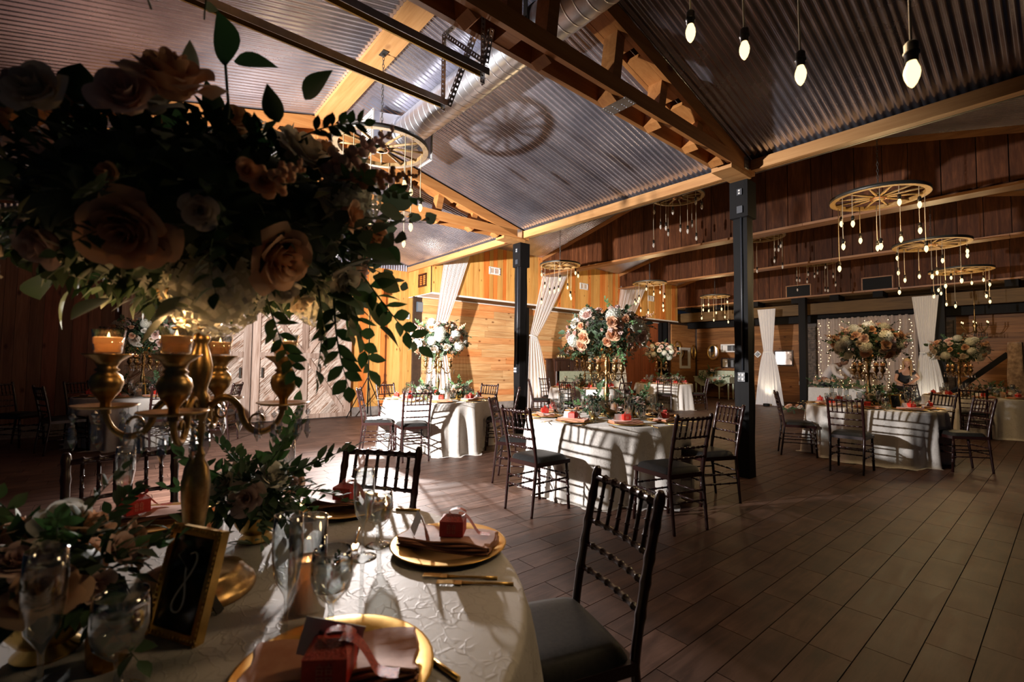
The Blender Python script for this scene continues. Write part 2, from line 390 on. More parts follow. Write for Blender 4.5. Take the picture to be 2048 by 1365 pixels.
# floor: one object per near plank, the rest joined
fl = struct('floor', MB().box((8, 4.6, -.03), (24, 17, .05)), plain('grout', (.035, .025, .02), .8))
TL, TW = .563, .182
tm = MB(); tl, tw, g = TL-.004, TW-.004, .0004
tm.add([(-tl/2+g, -tw/2+g, .004), (tl/2-g, -tw/2+g, .004), (tl/2-g, tw/2-g, .004), (-tl/2+g, tw/2-g, .004),
        (-tl/2, -tw/2, -.004), (tl/2, -tw/2, -.004), (tl/2, tw/2, -.004), (-tl/2, tw/2, -.004)],
       [(0, 1, 2, 3), (4, 5, 1, 0), (5, 6, 2, 1), (6, 7, 3, 2), (7, 4, 0, 3)])
tme = tm.mesh('plank', M['floor'])
cand, rest = [], []
iw = cam.matrix_world.inverted()
for j in range(-7, 60):
    y = .503+TW*(j+.5); sh = (0, -.188, .376, .188, -.1, .28)[j % 6]
    if y > YL+.1: continue
    for i in range(-13, 34):
        x = 3.395+TL*(i+.5)+sh
        if x > 19: continue
        p = iw @ Vector((x, y, 0))
        if p.z > -.35 or x < -3.2: continue
        u, v = 1024+935.7*p.x/-p.z, 682.5-935.7*p.y/-p.z
        if -150 < u < 2200 and v < 1500 and (x-.12)**2+(y-1.46)**2 > .65: cand.append((-p.z, x, y))
        else: rest.append((x, y))
cand.sort()
for d, x, y in cand[:298]: obj('plank', tme, fl, (x, y, 0))
rest += [(x, y) for d, x, y in cand[298:]]
rm = MB(); rv = []
for x, y in rest:
    rm.put(tm, Matrix.Translation((x, y, 0))); q = R.random(); rv += [q]*8
me = rm.mesh('far_planks', M['floor']); a = me.attributes.new('rnd', 'FLOAT', 'POINT'); a.data.foreach_set('value', rv)
stuff(obj('far_planks', me, fl))

# corrugated roof sheets of the hall
def sheet(w, L, pitch=.068, amp=.009):
    mb = MB(); n = int(round(w/pitch))*6
    def f(u, v): return (v*L, u*w, amp*math.cos(u*n/6*2*PI))
    return mb.grid(f, n, 2)
SW = .68
ce = struct('ceiling')
Ls = (5.98-XR)/math.cos(math.atan(SL))
sh_me = sheet(SW+.02, Ls).mesh('roof_sheet', M['roof'])
ang = math.atan(SL)
y = -4.6; k = 0
while y < YL:
    obj('roof_sheet', sh_me, ce, (XR, y, ZR+.012+.003*(k % 2)), Euler((0, ang, 0)))
    obj('roof_sheet', sh_me, ce, (XR, y+SW+.02, ZR+.012+.003*(k % 2)), Euler((0, ang, PI)))
    y += SW; k += 1
# wing roof, corrugations running down towards the pine wall
cw = struct('ceiling_wing')
Lw = (YU+.1-WR)/math.cos(math.atan(WS)); wa = math.atan(WS)
ws_me = sheet(SW+.02, Lw).mesh('roof_sheet', M['roof'])
x = 5.7; k = 0
while x < XH[2]:
    obj('roof_sheet', ws_me, cw, (x+SW+.02, WR, WZ+.003*(k % 2)), Euler((0, wa, PI/2)))
    obj('roof_sheet', ws_me, cw, (x, WR, WZ+.003*(k % 2)), Euler((0, wa, -PI/2)))
    x += SW; k += 1
# ridge board and eave beam
rb = struct('beam_ridge')
y = -4.4
for L in (2.4, 2.5, 2.42, 2.3, 2.45, 3.6):
    board('board', rb, (XR, y+L/2, ZR-.045+R.uniform(-.004, .004)), (.27, L-.004, .05), M['truss_y']); y += L
eb = struct('beam_eave')
for a_, b_ in ((-4.4, YT[0]-.14), (YT[0]+.14, YT[1]-.14), (YT[1]+.14, YL)):
    board('board', eb, (XP-.03, (a_+b_)/2, 3.79), (.05, b_-a_, .13), M['truss_y'])
    board('board', eb, (XP+.04, (a_+b_)/2, 3.765), (.09, b_-a_, .05), M['truss_y'])

board('closure_board', eb, (XP+.115, 3.4, 3.80), (.03, 15.6, .115), M['dark_wood'])  # added dark board, blocks the wing's light showing above the eave beam

# trusses: doubled chords with webs let in between
def gusset(par, c, d):
    mb = MB().box((0, 0, 0), d); n = 0
    ax = [i for i in range(3) if d[i] > .03]
    for i in range(5):
        for j in range(4):
            p = [0, 0, 0]; p[ax[0]] = (i/4-.5)*d[ax[0]]*.85; p[ax[1]] = (j/3-.5)*d[ax[1]]*.85; q = [.008]*3
            t = [k for k in range(3) if k not in ax][0]; p[t] = 0; q[t] = d[t]+.004
            mb.box(p, q)
    obj('gusset_plate', mb, par, c, mat=M['steel'])
def truss(y, label):
    t = thing('roof_truss', label, 'truss', (0, y, 0)); t['kind'] = 'structure'
    xl, xr = XR-(XP-XR)-.05, XP+.1
    for dy in (-.1, .1):
        board('bottom_chord', t, ((xl+xr)/2, dy, 3.775), (xr-xl, .045, .145), M['truss_x'])
        for s in (-1, 1):
            L = math.hypot(XP-XR, SL*(XP-XR))+.06
            cx, cz = XR+s*(XP-XR)/2, (ZR+roof_z(XP))/2-.1
            board('top_chord', t, (cx, dy, cz), (L, .045, .16), M['truss_x'], Euler((0, s*ang, 0)))
    for s in (-1, 1):
        # packing boards between the top chords
        for a_, b_ in ((.55, 1.45), (1.52, 2.2), (2.27, 2.95), (3.0, 3.5)):
            cx = XR+s*(a_+b_)/2
            board('packing_board', t, (cx, 0, roof_z(cx)-.16), ((b_-a_)*.98, .15, .04), M['truss_x'], Euler((0, s*ang, 0)))
        for o_ in (.35, 1.15, 1.85, 2.55, 3.12):
            x0, x1 = XR+s*(o_), XR+s*(o_+.1)
            mb = MB(); zt = roof_z(x1)-.1; wd = .055
            pr = [(x0-wd, -.075, 3.705), (x0+wd*.4, -.075, 3.665), (x0+wd, -.075, 3.7), (x1+wd, -.075, zt), (x1-wd, -.075, zt)]
            mb.prism(pr, (0, .15, 0)); obj('web', mb, t, mat=M['truss_x'])
        for dy in (-.125, .125):
            gusset(t, (XR+s*3.62, dy, 3.80), (.11, .004, .15))
        gusset(t, (XR+s*1.3, .0, 3.699), (.16, .27, .004))
    mb = MB().box((XR, 0, 4.2), (.14, .15, .98)); obj('king_post', mb, t, mat=M['truss_x'])
    # short bolster over each post
    for s in (-1, 1): board('bolster', t, (XR+s*3.5, 0, 3.672), (.52, .24, .05), M['truss_y'])
    return t
truss(YT[0], 'nearest pine roof truss with doubled chords, carried by the front black post')
truss(YT[1], 'second pine roof truss, on the farther black post behind the hanging wheel')

# black posts
def post(y, label):
    t = thing('black_post', label, 'post', (XP+(.08 if y < 4 else .03), y, 0)); t['kind'] = 'structure'
    rr = random.Random(int(y*10))
    mb = MB(); n = 18
    for i in range(n):      # rough-sawn shaft: slight steps
        pass
    def f(u, v):
        a = u*4; k = int(a) % 4; q = a-int(a); c = [(-1, -1), (1, -1), (1, 1), (-1, 1)]
        x = c[k][0]+(c[(k+1) % 4][0]-c[k][0])*q; yy = c[k][1]+(c[(k+1) % 4][1]-c[k][1])*q
        w_ = .084+.003*math.sin(v*23+k*2)
        return (x*w_, yy*w_, v*3.3)
    mb.grid(f, 16, 20, False); obj('shaft', mb, t, mat=M['black_wood'])
    mb = MB().box((0, 0, 3.42), (.24, .22, .46)); mb.box((0, 0, 3.2), (.21, .19, .03)); obj('post_head', mb, t, mat=M['black_wood'])
    mb = MB().tube([(-.095, -.02, 1.3), (-.095, -.02, 3.25)], .013, 8); obj('conduit', mb, t, mat=M['conduit'])
    for z, s in ((1.22, 1), (3.5, .7), (3.28, .8)):
        mb = MB().box((-.115, -.02, z), (.05, .085*s, .11*s)); b = obj('outlet_box', mb, t, mat=M['conduit'])
        mb = MB()
        for dy in ((-.02, .02) if s == 1 else (0,)):
            for dz in (-.025, .025): mb.lathe([(.0001, 0), (.014*s+.002, 0), (.014*s+.002, .006), (.0001, .006)], 10, (-.141, -.02+dy*s, z+dz*s), T=Matrix.Rotation(-PI/2, 3, 'Y'))
        if s != .8: obj('socket', mb, b, mat=M['white'])
    return t
post(YT[0]+.02, 'front black timber post between the two nearest laid tables on the right')
post(YT[1]+.02, 'farther black timber post behind the middle table, beside the pine wall')

# wall with the barn doors: vertical boards, corrugated gable, concrete kerb
wl = struct('wall_left', MB().box((1.6, YL+.09, 2.4), (9.4, .04, 4.8)), M['dark_wood'])
x = -3.0
while x < 6.0:
    wd = min(R.choice((.14, .17, .19, .21)), 6.06-x)
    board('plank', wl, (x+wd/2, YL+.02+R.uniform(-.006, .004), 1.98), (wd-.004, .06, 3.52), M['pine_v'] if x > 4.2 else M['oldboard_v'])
    x += wd
mb = MB().box((1.5, YL-.02, .11), (9.0, .07, .22)); obj('kerb', mb, wl, mat=M['concrete'])
fz = MB()
n = int((6.0+1.8)/.068)*6
def ff(u, v):
    x = -1.8+u*7.8; zt = roof_z(min(x, XP)); zb = 3.735
    return (x, YL-.03+.011*math.cos(u*n/6*2*PI), zb+(max(zt, zb+.05)-zb)*v)
fz.grid(ff, n, 2); obj('gable_sheet', fz, wl, mat=M['roof'])
# upper pine wall with its return, and the soffit
wu = struct('wall_right_upper', MB().box((11.5, YU+.08, 3.85), (11.3, .06, 1.6)), M['dark_wood'])
x = XP+.04
while x < XH[2]:
    wd = R.choice((.13, .14, .15, .17, .19))
    board('plank', wu, (x+wd/2, YU+.025+R.uniform(-.005, .004), 3.78), (wd-.004, .05, 1.46), M['pine_v']); x += wd
y = YU+.05
while y < YL-.02:
    wd = min(.15, YL-y)
    board('plank', wu, (XP+.02, y+wd/2, 3.43), (.05, wd-.004, .74), M['pine_v']); y += wd
obj('soffit', MB().box((11.5, (YU+YW)/2+.02, 3.06), (11.3, YW-YU+.06, .025)), wu, mat=M['soffit'])
obj('soffit_return', MB().box((XP+.3, (YU+YL)/2, 3.055), (.6, YL-YU, .025)), wu, mat=M['white'])
obj('soffit_trim', MB().box((11.5, YU-.006, 3.055), (11.3, .02, .045)), wu, mat=M['white'])
obj('soffit_trim', MB().box((11.5, YW-.03, 3.035), (11.3, .02, .025)), wu, mat=M['white'])
# lower pine wall, horizontal boards
wlo = struct('wall_right_lower', MB().box((11.5, YW+.1, 1.5), (11.4, .06, 3.1)), M['dark_wood'])
z = .2; r = 0
while z < 3.04:
    h = min(R.choice((.17, .19, .21)), 3.05-z)
    xs = [XP+.2, 8.0+R.uniform(-.6, .9), 10.9+R.uniform(-.8, .8), 13.8]
    for a_, b_ in zip(xs, xs[1:]):
        board('plank', wlo, ((a_+b_)/2, YW+.03+R.uniform(-.005, .004), z+h/2), (b_-a_-.004, .05, h-.004), M['pine_h'])
    z += h
x = 14.05
while x < 16.9:
    board('plank', wlo, (x+.09, YW+.03+R.uniform(-.004, .003), 1.55), (.175, .05, 3.0), M['redpine_v']); x += .18
obj('kerb', MB().box((10, YW-.0, .1), (8, .05, .2)), wlo, mat=M['concrete'])
for x, n_ in ((6.0, 'corner_post'), (9.55, 'wall_post'), (13.92, 'wall_post'), (16.98, 'wall_post')):
    obj(n_, MB().box((x, YW-.08 if x > 6.1 else YL-.28, 1.52), (.16, .16, 3.04)), wlo, mat=M['grey'] if x < 6.1 else M['black_wood'])
# dark board headers (boxed trusses of the wing)
for i, X in enumerate(XH):
    zb = (3.97, 3.99, 3.62)[i]
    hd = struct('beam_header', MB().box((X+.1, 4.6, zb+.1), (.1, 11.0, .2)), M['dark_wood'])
    y = YU-.01; hh = 0
    while y > -1.2:
        wd = R.choice((.33, .36, .39, .42)); y1 = y-wd
        zt0, zt1 = wing_z(y), wing_z(y1)
        mb = MB().prism([(X, y-.006, zb), (X, y1+.006, zb), (X, y1+.006, zt1), (X, y-.006, zt0)], (.03, 0, 0))
        obj('plank', mb, hd, (R.uniform(-.008, .004), 0, 0), mat=M['header'])
        y = y1
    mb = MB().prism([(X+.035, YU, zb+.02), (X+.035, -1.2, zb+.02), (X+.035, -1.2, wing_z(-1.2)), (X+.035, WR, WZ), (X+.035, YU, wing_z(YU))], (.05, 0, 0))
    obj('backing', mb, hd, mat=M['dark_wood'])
    y = YU
    while y > -1.2:
        L = R.choice((3.2, 3.8, 3.0)); y1 = max(y-L, -1.25)
        board('bottom_board', hd, (X+.06, (y+y1)/2, zb-.012), (.3, y-y1-.005, .045), M['header_b']); y = y1
    # a barge board along the slope
    for s in (-1, 1):
        ye = YU if s > 0 else -1.2
        mb = MB().bar((X-.015, WR, WZ-.05), (X-.015, ye, wing_z(ye)-.05), .025, .1); obj('barge_board', mb, hd, mat=M['header_b'])
# back of the wing
wb = struct('wall_back', MB().box((19.0, 5.0, 1.7), (.06, 12.6, 3.6)), M['dark_wood'])
for a_, b_ in ((6.1, 10.25), (-1.4, 2.15)):
    z = .02
    while z < 2.8:
        h = R.choice((.19, .22, .25)); mid = a_+(b_-a_)*R.uniform(.3, .7)
        for p, q in ((a_, mid), (mid, b_)):
            board('plank', wb, (18.93+R.uniform(-.006, .006), (p+q)/2, z+h/2), (.05, q-p-.004, h-.004), M['backwood'])
        z += h
z = .02
while z < 2.75:      # stacked stone behind the backdrop
    h = R.uniform(.06, .12); y = 2.2
    while y < 6.05:
        L = min(R.uniform(.25, .6), 6.06-y)
        if y < 2.9 or y+L > 5.2:
            mb = MB().box((18.9+R.uniform(-.03, .02), y+L/2, z+h/2), (.12, L-.006, h-.006)); obj('stone', mb, wb, mat=M['stone'])
        y += L
    z += h
ws_ = struct('wall_side', MB().box((18.0, 10.42, 1.6), (2.0, .06, 3.3)), M['dark_wood'])
z = .02
while z < 2.9:
    h = R.choice((.19, .22, .25)); board('plank', ws_, (18.0, 10.36+R.uniform(-.005, .005), z+h/2), (1.84, .05, h-.004), M['backwood_x']); z += h
cb = struct('ceiling_back', MB().box((18.2, 4.6, 3.62), (2.0, 11.6, .05)), M['soffit'])
for k in range(11): board('plank', cb, (17.3+k*.17, 4.6, 3.585+R.uniform(-.004, .003)), (.165, 11.4, .025), M['soffit'])
bb = struct('beam_back')
board('board', bb, (17.62, 4.6, 3.24), (.16, 11.5, .36), M['soffit'])
board('board', bb, (18.4, 4.6, 3.0), (.2, 11.5, .3), M['black_wood'])
for y in (-.4, .9, 2.3, 3.6, 4.7, 5.8, 7.1, 8.4, 9.6): board('joist', bb, (17.36, y, 3.5), (.62, .24, .17), M['black_wood'])
bp = struct('pillar_back')
for y in (10.62, 5.6, 2.25, -.9): board('post', bp, (17.12, y, 1.8), (.2, .2, 3.6), M['black_wood'])

# barn doors
def clip(poly, x0, x1, z0, z1):
    def cut(P, f, g):
        out = []
        for i in range(len(P)):
            a, b = P[i], P[(i+1) % len(P)]; fa, fb = f(a), f(b)
            if fa >= 0: out.append(a)
            if (fa >= 0) != (fb >= 0):
                t = fa/(fa-fb); out.append((a[0]+(b[0]-a[0])*t, a[1]+(b[1]-a[1])*t))
        return out
    for f in (lambda p: p[0]-x0, lambda p: x1-p[0], lambda p: p[1]-z0, lambda p: z1-p[1]):
        poly = cut(poly, f, None)
        if len(poly) < 3: return None
    return poly
def barn_door(x0, label):
    W, Hh = 2.14, 2.86
    t = thing('barn_door', label, 'door', (x0, YL-.09, .03)); t['kind'] = 'structure'
    obj('backing', MB().box((W/2, .03, Hh/2), (W, .02, Hh)), t, mat=M['door_frame'])
    c = -W; pw = .075
    while c < W+Hh:
        # plank running up to the right at 45 degrees
        q = [(c-Hh-W, -W-Hh), (c-Hh-W+pw*1.38, -W-Hh), (c+pw*1.38+W, Hh+W-0), (c+W, Hh+W)]
        q = [(c-3, -3), (c-3+pw*1.41-.006, -3), (c+5+pw*1.41-.006, 5), (c+5, 5)]
        P = clip(q, .06, W-.06, .06, Hh-.06)
        if P and len(P) > 2:
            mb = MB().prism([(p[0], 0, p[1]) for p in P], (0, .02, 0)); obj('plank', mb, t, (0, R.uniform(-.003, .004), 0), mat=M['whitewash'])
        c += pw*1.41
    for n_, c_, d_ in (('stile', (.075, -.018, Hh/2), (.15, .03, Hh)), ('stile', (W-.075, -.018, Hh/2), (.15, .03, Hh)), ('stile', (W/2, -.018, Hh/2), (.13, .03, Hh)),
                       ('rail', (W/2, -.022, .05), (W, .03, .1)), ('rail', (W/2, -.022, Hh-.07), (W, .03, .14)), ('rail', (W/2, -.022, Hh/2), (W-.28, .03, .12))):
        board(n_, t, c_, d_, M['door_frame'])
    for p, q in (((.15, Hh-.14), (W/2-.06, Hh/2+.06)), ((W-.15, .1), (W/2+.06, Hh/2-.06)), ((.15, .1), (W/2-.06, Hh/2-.06)), ((W-.15, Hh-.14), (W/2+.06, Hh/2+.06))):
        mb = MB().bar((p[0], -.02, p[1]), (q[0], -.02, q[1]), .1, .028, (0, 1, 0)); obj('brace', mb, t, mat=M['door_frame'])
    obj('handle', MB().box((.2 if x0 > 1 else W-.2, -.045, 1.05), (.035, .02, .22)), t, mat=M['dark_steel'])
    return t
barn_door(2.16, 'whitewashed barn door with crossed braces beside the honey pine boards')
barn_door(0.0, 'whitewashed barn door behind the laid table in the dim corner')
rail = thing('barn_door_rail', 'dark steel sliding rail running above the two whitewashed barn doors', 'rail', (0, YL-.12, 2.98)); rail['kind'] = 'structure'
obj('rail', MB().box((2.15, 0, 0), (4.6, .015, .05)), rail, mat=M['dark_steel'])
for x in (.35, 1.8, 2.5, 3.95): obj('hanger', MB().box((x, -.015, -.06), (.05, .012, .22)).lathe([(.001, -.012), (.05, -.012), (.05, .012), (.001, .012)], 16, (x, -.01, .06), T=Matrix.Rotation(PI/2, 3, 'X')), rail, mat=M['dark_steel'])

# ================================================================ THINGS
# ---- chiavari chair, origin on the floor under the seat, facing +y
CH = .955
def bamboo(p, q, r, rings=(), n=8, bend=None):
    p, q = Vector(p), Vector(q); pts, rs = [p], [r]
    for t in sorted(rings):
        for dt, k in ((-.018, 1), (-.008, 1.38), (.008, 1.38), (.018, 1)):
            pts.append(p.lerp(q, t+dt)); rs.append(r*k)
    pts.append(q); rs.append(r)
    if bend is not None:
        L = (q-p)
        pts = [a+Vector(bend)*4*((a-p).length/L.length)*(1-(a-p).length/L.length) for a in pts]
    return MB().tube(pts, rs, n)
CHM = {}
def chair_meshes():
    mh = M['mahogany']
    def P(z):      # centre line of a rear leg at height z (y)
        if z < .45: return -.2-.05*((.45-z)/.45)
        return -.2-.095*((z-.45)/.5)**1.25
    for s, k in ((-1, 'L'), (1, 'R')):
        pts, rs = [], []
        for i in range(41):
            z = CH*i/40; near = min(abs(z-a) for a in (.2, .34, .6, .69, .77, .86, .925))
            pts.append((s*(.178+.008*(z/CH)), P(z), z)); rs.append(.0155*(1.2 if near < .014 else 1)*(.8+.2*min(1, z/.4)))
        pts.append((s*.187, P(CH), CH+.012)); rs.append(.009)
        CHM['rear'+k] = MB().tube(pts, rs, 8).mesh('leg', mh)
        CHM['front'+k] = bamboo((s*.195, .215, 0), (s*.185, .19, .44), .0145, (.3, .45, .62, .8)).mesh('leg', mh)
        for i, z in enumerate((.2, .29)):
            CHM[f'side{k}{i}'] = bamboo((s*.18, P(z), z), (s*.19, .2, z), .0085, (.25, .5, .75), 6).mesh('stretcher', mh)
    for i, z in enumerate((.24, .32)):
        CHM[f'frs{i}'] = bamboo((-.19, .2, z), (.19, .2, z), .0085, (.2, .4, .6, .8), 6).mesh('stretcher', mh)
        CHM[f'bks{i}'] = bamboo((-.18, P(z), z), (.18, P(z), z), .0085, (.2, .4, .6, .8), 6).mesh('stretcher', mh)
    for i, z in enumerate((.925, .77, .685, .6)):
        CHM[f'rail{i}'] = bamboo((-.186, P(z), z), (.186, P(z), z), (.0135, .0095, .0095, .0095)[i], (.14, .28, .42, .58, .72, .86), 7, (0, -.018, 0)).mesh('rail', mh)
    for i in range(6):
        x = -.135+.054*i; c = 1-(x/.186)**2
        CHM[f'sp{i}'] = bamboo((x, P(.77)-.018*c, .77), (x, P(.92)-.018*c, .92), .0078, (.3, .62), 6).mesh('spindle', mh)
    fr = MB(); fr.add([(-.195, -.205, .43), (.195, -.205, .43), (.21, .215, .43), (-.21, .215, .43), (-.195, -.205, .468), (.195, -.205, .468), (.21, .215, .468), (-.21, .215, .468)],
                      [(3, 2, 1, 0), (4, 5, 6, 7), (0, 1, 5, 4), (1, 2, 6, 5), (2, 3, 7, 6), (3, 0, 4, 7)])
    CHM['frame'] = fr.mesh('seat_frame', mh)
    def cu(u, v):
        a = u*2-1; b = v*2-1
        ww = .195+.012*v; q = (1-abs(a)**6)*(1-abs(b)**6)
        k = 1-.1*(a*b)**4
        return (a*ww*k, .005+b*.205*k, .468+.046*max(0, q)**.4)
    mb = MB().grid(cu, 14, 14); CHM['cushion'] = mb.mesh('seat', M['vinyl'])
chair_meshes()
def make_chair(name='chiavari_chair'):
    t = thing(name, '', 'chair')
    for k, n_ in (('rearL', 'leg'), ('rearR', 'leg'), ('frontL', 'leg'), ('frontR', 'leg'), ('frame', 'seat_frame'), ('cushion', 'seat')): obj(n_, CHM[k], t)
    obj('top_rail', CHM['rail0'], t)
    for i in (1, 2, 3): obj('back_rail', CHM[f'rail{i}'], t)
    for i in range(6): obj('spindle', CHM[f'sp{i}'], t)
    for k in CHM:
        if k[:3] in ('sid', 'frs', 'bks'): obj('stretcher', CHM[k], t)
    return t
CH0 = make_chair(); _first = [True]
def chair(x, y, fx, fy, label, group):
    rz = math.atan2(fy, fx)-PI/2
    if _first[0]:
        _first[0] = False; CH0.location = (x, y, .004); CH0.rotation_euler = (0, 0, rz); CH0['label'] = label; CH0['group'] = group; return CH0
    return dup(CH0, (x, y, .004), rz, label, group)

# ---- round tables under their cloths
SEATS = []
def cloth_me(seed, r=.86, cx=0, cy=0, nth=240, nz=16):
    rr = random.Random(seed); ph = [rr.uniform(0, 2*PI) for _ in range(6)]; fr = [rr.choice((7, 9, 11)), rr.choice((14, 17)), rr.choice((23, 26)), rr.choice((5, 6))]
    prof = []
    for i in range(6): prof.append((r*(i+.001)/6*1.0, .762, 0, 0))
    prof += [(r-.02, .762, 0, 0), (r-.006, .758, 0, .01), (r, .747, 0, .03)]
    for i in range(1, nz+1): prof.append((r, .747*(1-i/nz)+.006, i/nz, 1))
    prof += [(r+.03, .01, 1.05, 1), (r+.055, .006, 1.1, 1)]
    vs = []
    for (pr, z, t, k) in prof:
        for j in range(nth):
            a = 2*PI*j/nth; d = 0
            if t > 0:
                w_ = (.55*math.sin(fr[0]*a+ph[0])+.5*math.sin(fr[1]*a+ph[1]+.8*math.sin(3*a+ph[4]))+.25*math.sin(fr[2]*a+ph[2]))
                w_ = math.copysign(abs(w_/1.1)**.75, w_); d = t**.7*(.075*w_+.03)+.03*t*math.sin(fr[3]*a+ph[3])
            if t > .35:      # the cloth gives way where a chair is pushed in
                for sx, sy, fx, fy in SEATS:
                    for q in range(9):
                        dx, dy = cx+(pr+d)*math.cos(a)-sx, cy+(pr+d)*math.sin(a)-sy
                        if abs(dx*fy-dy*fx) < .25 and -.26 < dx*fx+dy*fy < .245 and z < .54: d -= .05
                        else: break
            vs.append(((pr+d)*math.cos(a), (pr+d)*math.sin(a), z+(.006*math.sin(19*a+ph[5]) if t > 1 else 0)))
    mb = MB(); fs = []
    for i in range(len(prof)-1):
        for j in range(nth):
            j2 = (j+1) % nth; fs.append((i*nth+j, i*nth+j2, (i+1)*nth+j2, (i+1)*nth+j))
    fs.append(tuple(range(nth))[::-1])
    mb.add(vs, fs, True); return mb.mesh('tablecloth', M['tablecloth'])
TB = {'T1': (.11, 1.46, .9), 'T2': (3.95, 6.55, .84), 'T3': (4.25, 3.42, .88), 'T4': (8.82, 1.97, .85), 'T5': (8.75, 7.65, .85), 'T6': (13.0, 8.15, .85), 'T7': (13.65, 1.25, .88), 'T8': (.3, 9.75, .85)}
WH = {'T1': 'the near table', 'T2': 'the table by the first swag', 'T3': 'the middle table', 'T4': 'the table beyond the front post', 'T5': 'the table by the dark hutch',
      'T6': 'the table by the white mirror', 'T7': 'the table by the log slab', 'T8': 'the table by the barn doors'}
def side(k, x, y):
    """where on a table a thing stands, as seen from the camera"""
    cx, cy = TB[k][:2]; L = math.hypot(cx, cy); fx, fy = cx/L, cy/L; dx, dy = x-cx, y-cy
    a = math.degrees(math.atan2(-(dx*fx+dy*fy), dx*fy-dy*fx)) % 360
    return ('right', 'near right', 'near', 'near left', 'left', 'far left', 'far', 'far right')[int((a+22.5)//45) % 8]
tt = MB().lathe([(.001, .70), (.8, .70), (.82, .71), (.82, .735), (.8, .742), (.001, .742)], 40).mesh('tabletop', M['dark_wood'])
tl_ = MB().tube([(.42, 0, 0), (.4, 0, .7)], .02, 8).mesh('leg', M['dark_steel'])
def seat(k, x, y, f=None, what=''):
    cx, cy, _ = TB[k]
    if f is None: f = (cx-x, cy-y)
    n_ = math.hypot(*f); d_ = math.hypot(x-cx, y-cy); lim = TB[k][2]+.12
    if d_ < lim and k != 'T1': x, y = cx+(x-cx)*lim/d_, cy+(y-cy)*lim/d_
    SEATS.append((x, y, f[0]/n_, f[1]/n_))
    chair(x, y, f[0], f[1], what, 'chiavari chairs at '+WH[k].split(' in front')[0] if 0 else 'dark chiavari chairs')
D = 'dark chiavari chair '
seat('T1', .74, 1.93, (-.79, -.61), D+'across the near table, its back behind the low flowers')
seat('T1', .06, 2.42, (.1, -1), D+'behind the tall gold candelabra at the near table')
seat('T1', 1.10, 1.11, (-.95, .32), D+'nearest of all, right of the near table, black seat showing')
seat('T3', 3.06, 3.25, (1, .02), D+'with glossy black seat at left of the middle table')
seat('T3', 3.62, 4.1, (.6, -.7), D+'half hidden behind the left chair of the middle table')
seat('T3', 3.66, 2.25, (.26, .966), D+'in front of the middle table, back towards us')
seat('T3', 4.6, 2.4, (-.9, .42), D+'turned sideways between the middle table and the front black post')
seat('T2', 4.66, 5.83, (-.75, .66), D+'right of the table by the first swag, seat seen side on')
seat('T2', 5.0, 6.85, None, D+'behind the right edge of the table by the first swag')
seat('T2', 2.98, 6.62, (.86, -.5), D+'carrying a white paper on its seat, beside the light stand')
seat('T2', 3.72, 7.6, None, D+'against the honey boards behind the table by the first swag')
seat('T2', 3.2, 5.98, (.25, .97), D+'seen from behind, in front of the table by the first swag')
seat('T4', 8.03, 2.72, (.45, -.9), D+'side on, left end of the table beyond the front post')
seat('T4', 7.4, 1.88, (1, .03), D+'back towards us before the table beyond the front post')
seat('T4', 9.55, 1.5, None, D+'behind the right end of the table beyond the front post')
seat('T4', 8.66, .98, (-.62, .78), D+'side on, right end of the table beyond the front post')
seat('T4', 9.85, 1.93, None, D+'glinting left of the last drape, beyond the front post')
seat('T7', 12.55, 1.2, (1, .02), D+'back towards us before the table by the log slab')
seat('T7', 14.2, 2.2, None, D+'before the last white drape, behind the log slab table')
seat('T7', 14.3, .35, None, D+'glinting behind the right end of the table by the log slab')
seat('T5', 7.85, 7.24, (.95, .3), D+'back towards us before the table by the dark hutch')
seat('T5', 7.75, 8.15, (.75, -.6), D+'side on beside the second white swag')
seat('T5', 8.72, 8.75, None, D+'behind the hutch table, next to the second white swag')
seat('T5', 8.7, 6.68, None, D+'right of the tall gold stem, at the hutch table')
seat('T6', 12.15, 7.6, None, D+'back towards us before the table by the white mirror')
seat('T6', 12.55, 8.95, (.6, -.7), D+'side on between the dark hutch and white mirror tables')
seat('T6', 13.4, 7.25, (-.6, .8), D+'side on, right of the farthest table, before the green desk')
seat('T8', -.55, 9.35, (.8, .3), D+'left of the table by the barn doors, in the dim corner')
seat('T8', -1.15, 10.35, (.8, -.6), D+'farthest left, alone against the dark boards')
seat('T8', -.35, 10.5, None, D+'behind the table by the barn doors, under the dim boards')
seat('T8', .5, 8.8, None, D+'back towards us before the table by the barn doors')
seat('T8', 1.3, 9.2, (-.85, .5), D+'right of the table by the barn doors, clear of the cloth')
for k, (x, y, r) in TB.items():
    t = thing('round_table', 'round folding table hidden under its cloth, '+WH[k], 'table', (x, y, .004), 0, 'round tables under cloths')
    obj('tabletop', tt, t)
    for a in range(4): obj('leg', tl_, t, rot=Euler((0, 0, a*PI/2+.4)))
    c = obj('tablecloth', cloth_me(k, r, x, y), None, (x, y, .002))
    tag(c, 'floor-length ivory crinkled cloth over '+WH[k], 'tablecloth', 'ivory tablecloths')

pp = obj('paper_sheet', MB().grid(lambda u, v: (u*.22-.11, v*.28-.14, .003*math.sin(u*6)), 6, 6).box((0, 0, -.003), (.21, .27, .003)), None, (2.98, 6.62, .524), Euler((0, 0, .3)), mat=M['white'])
tag(pp, 'white paper lying on a black chair seat beside the light stand', 'paper')

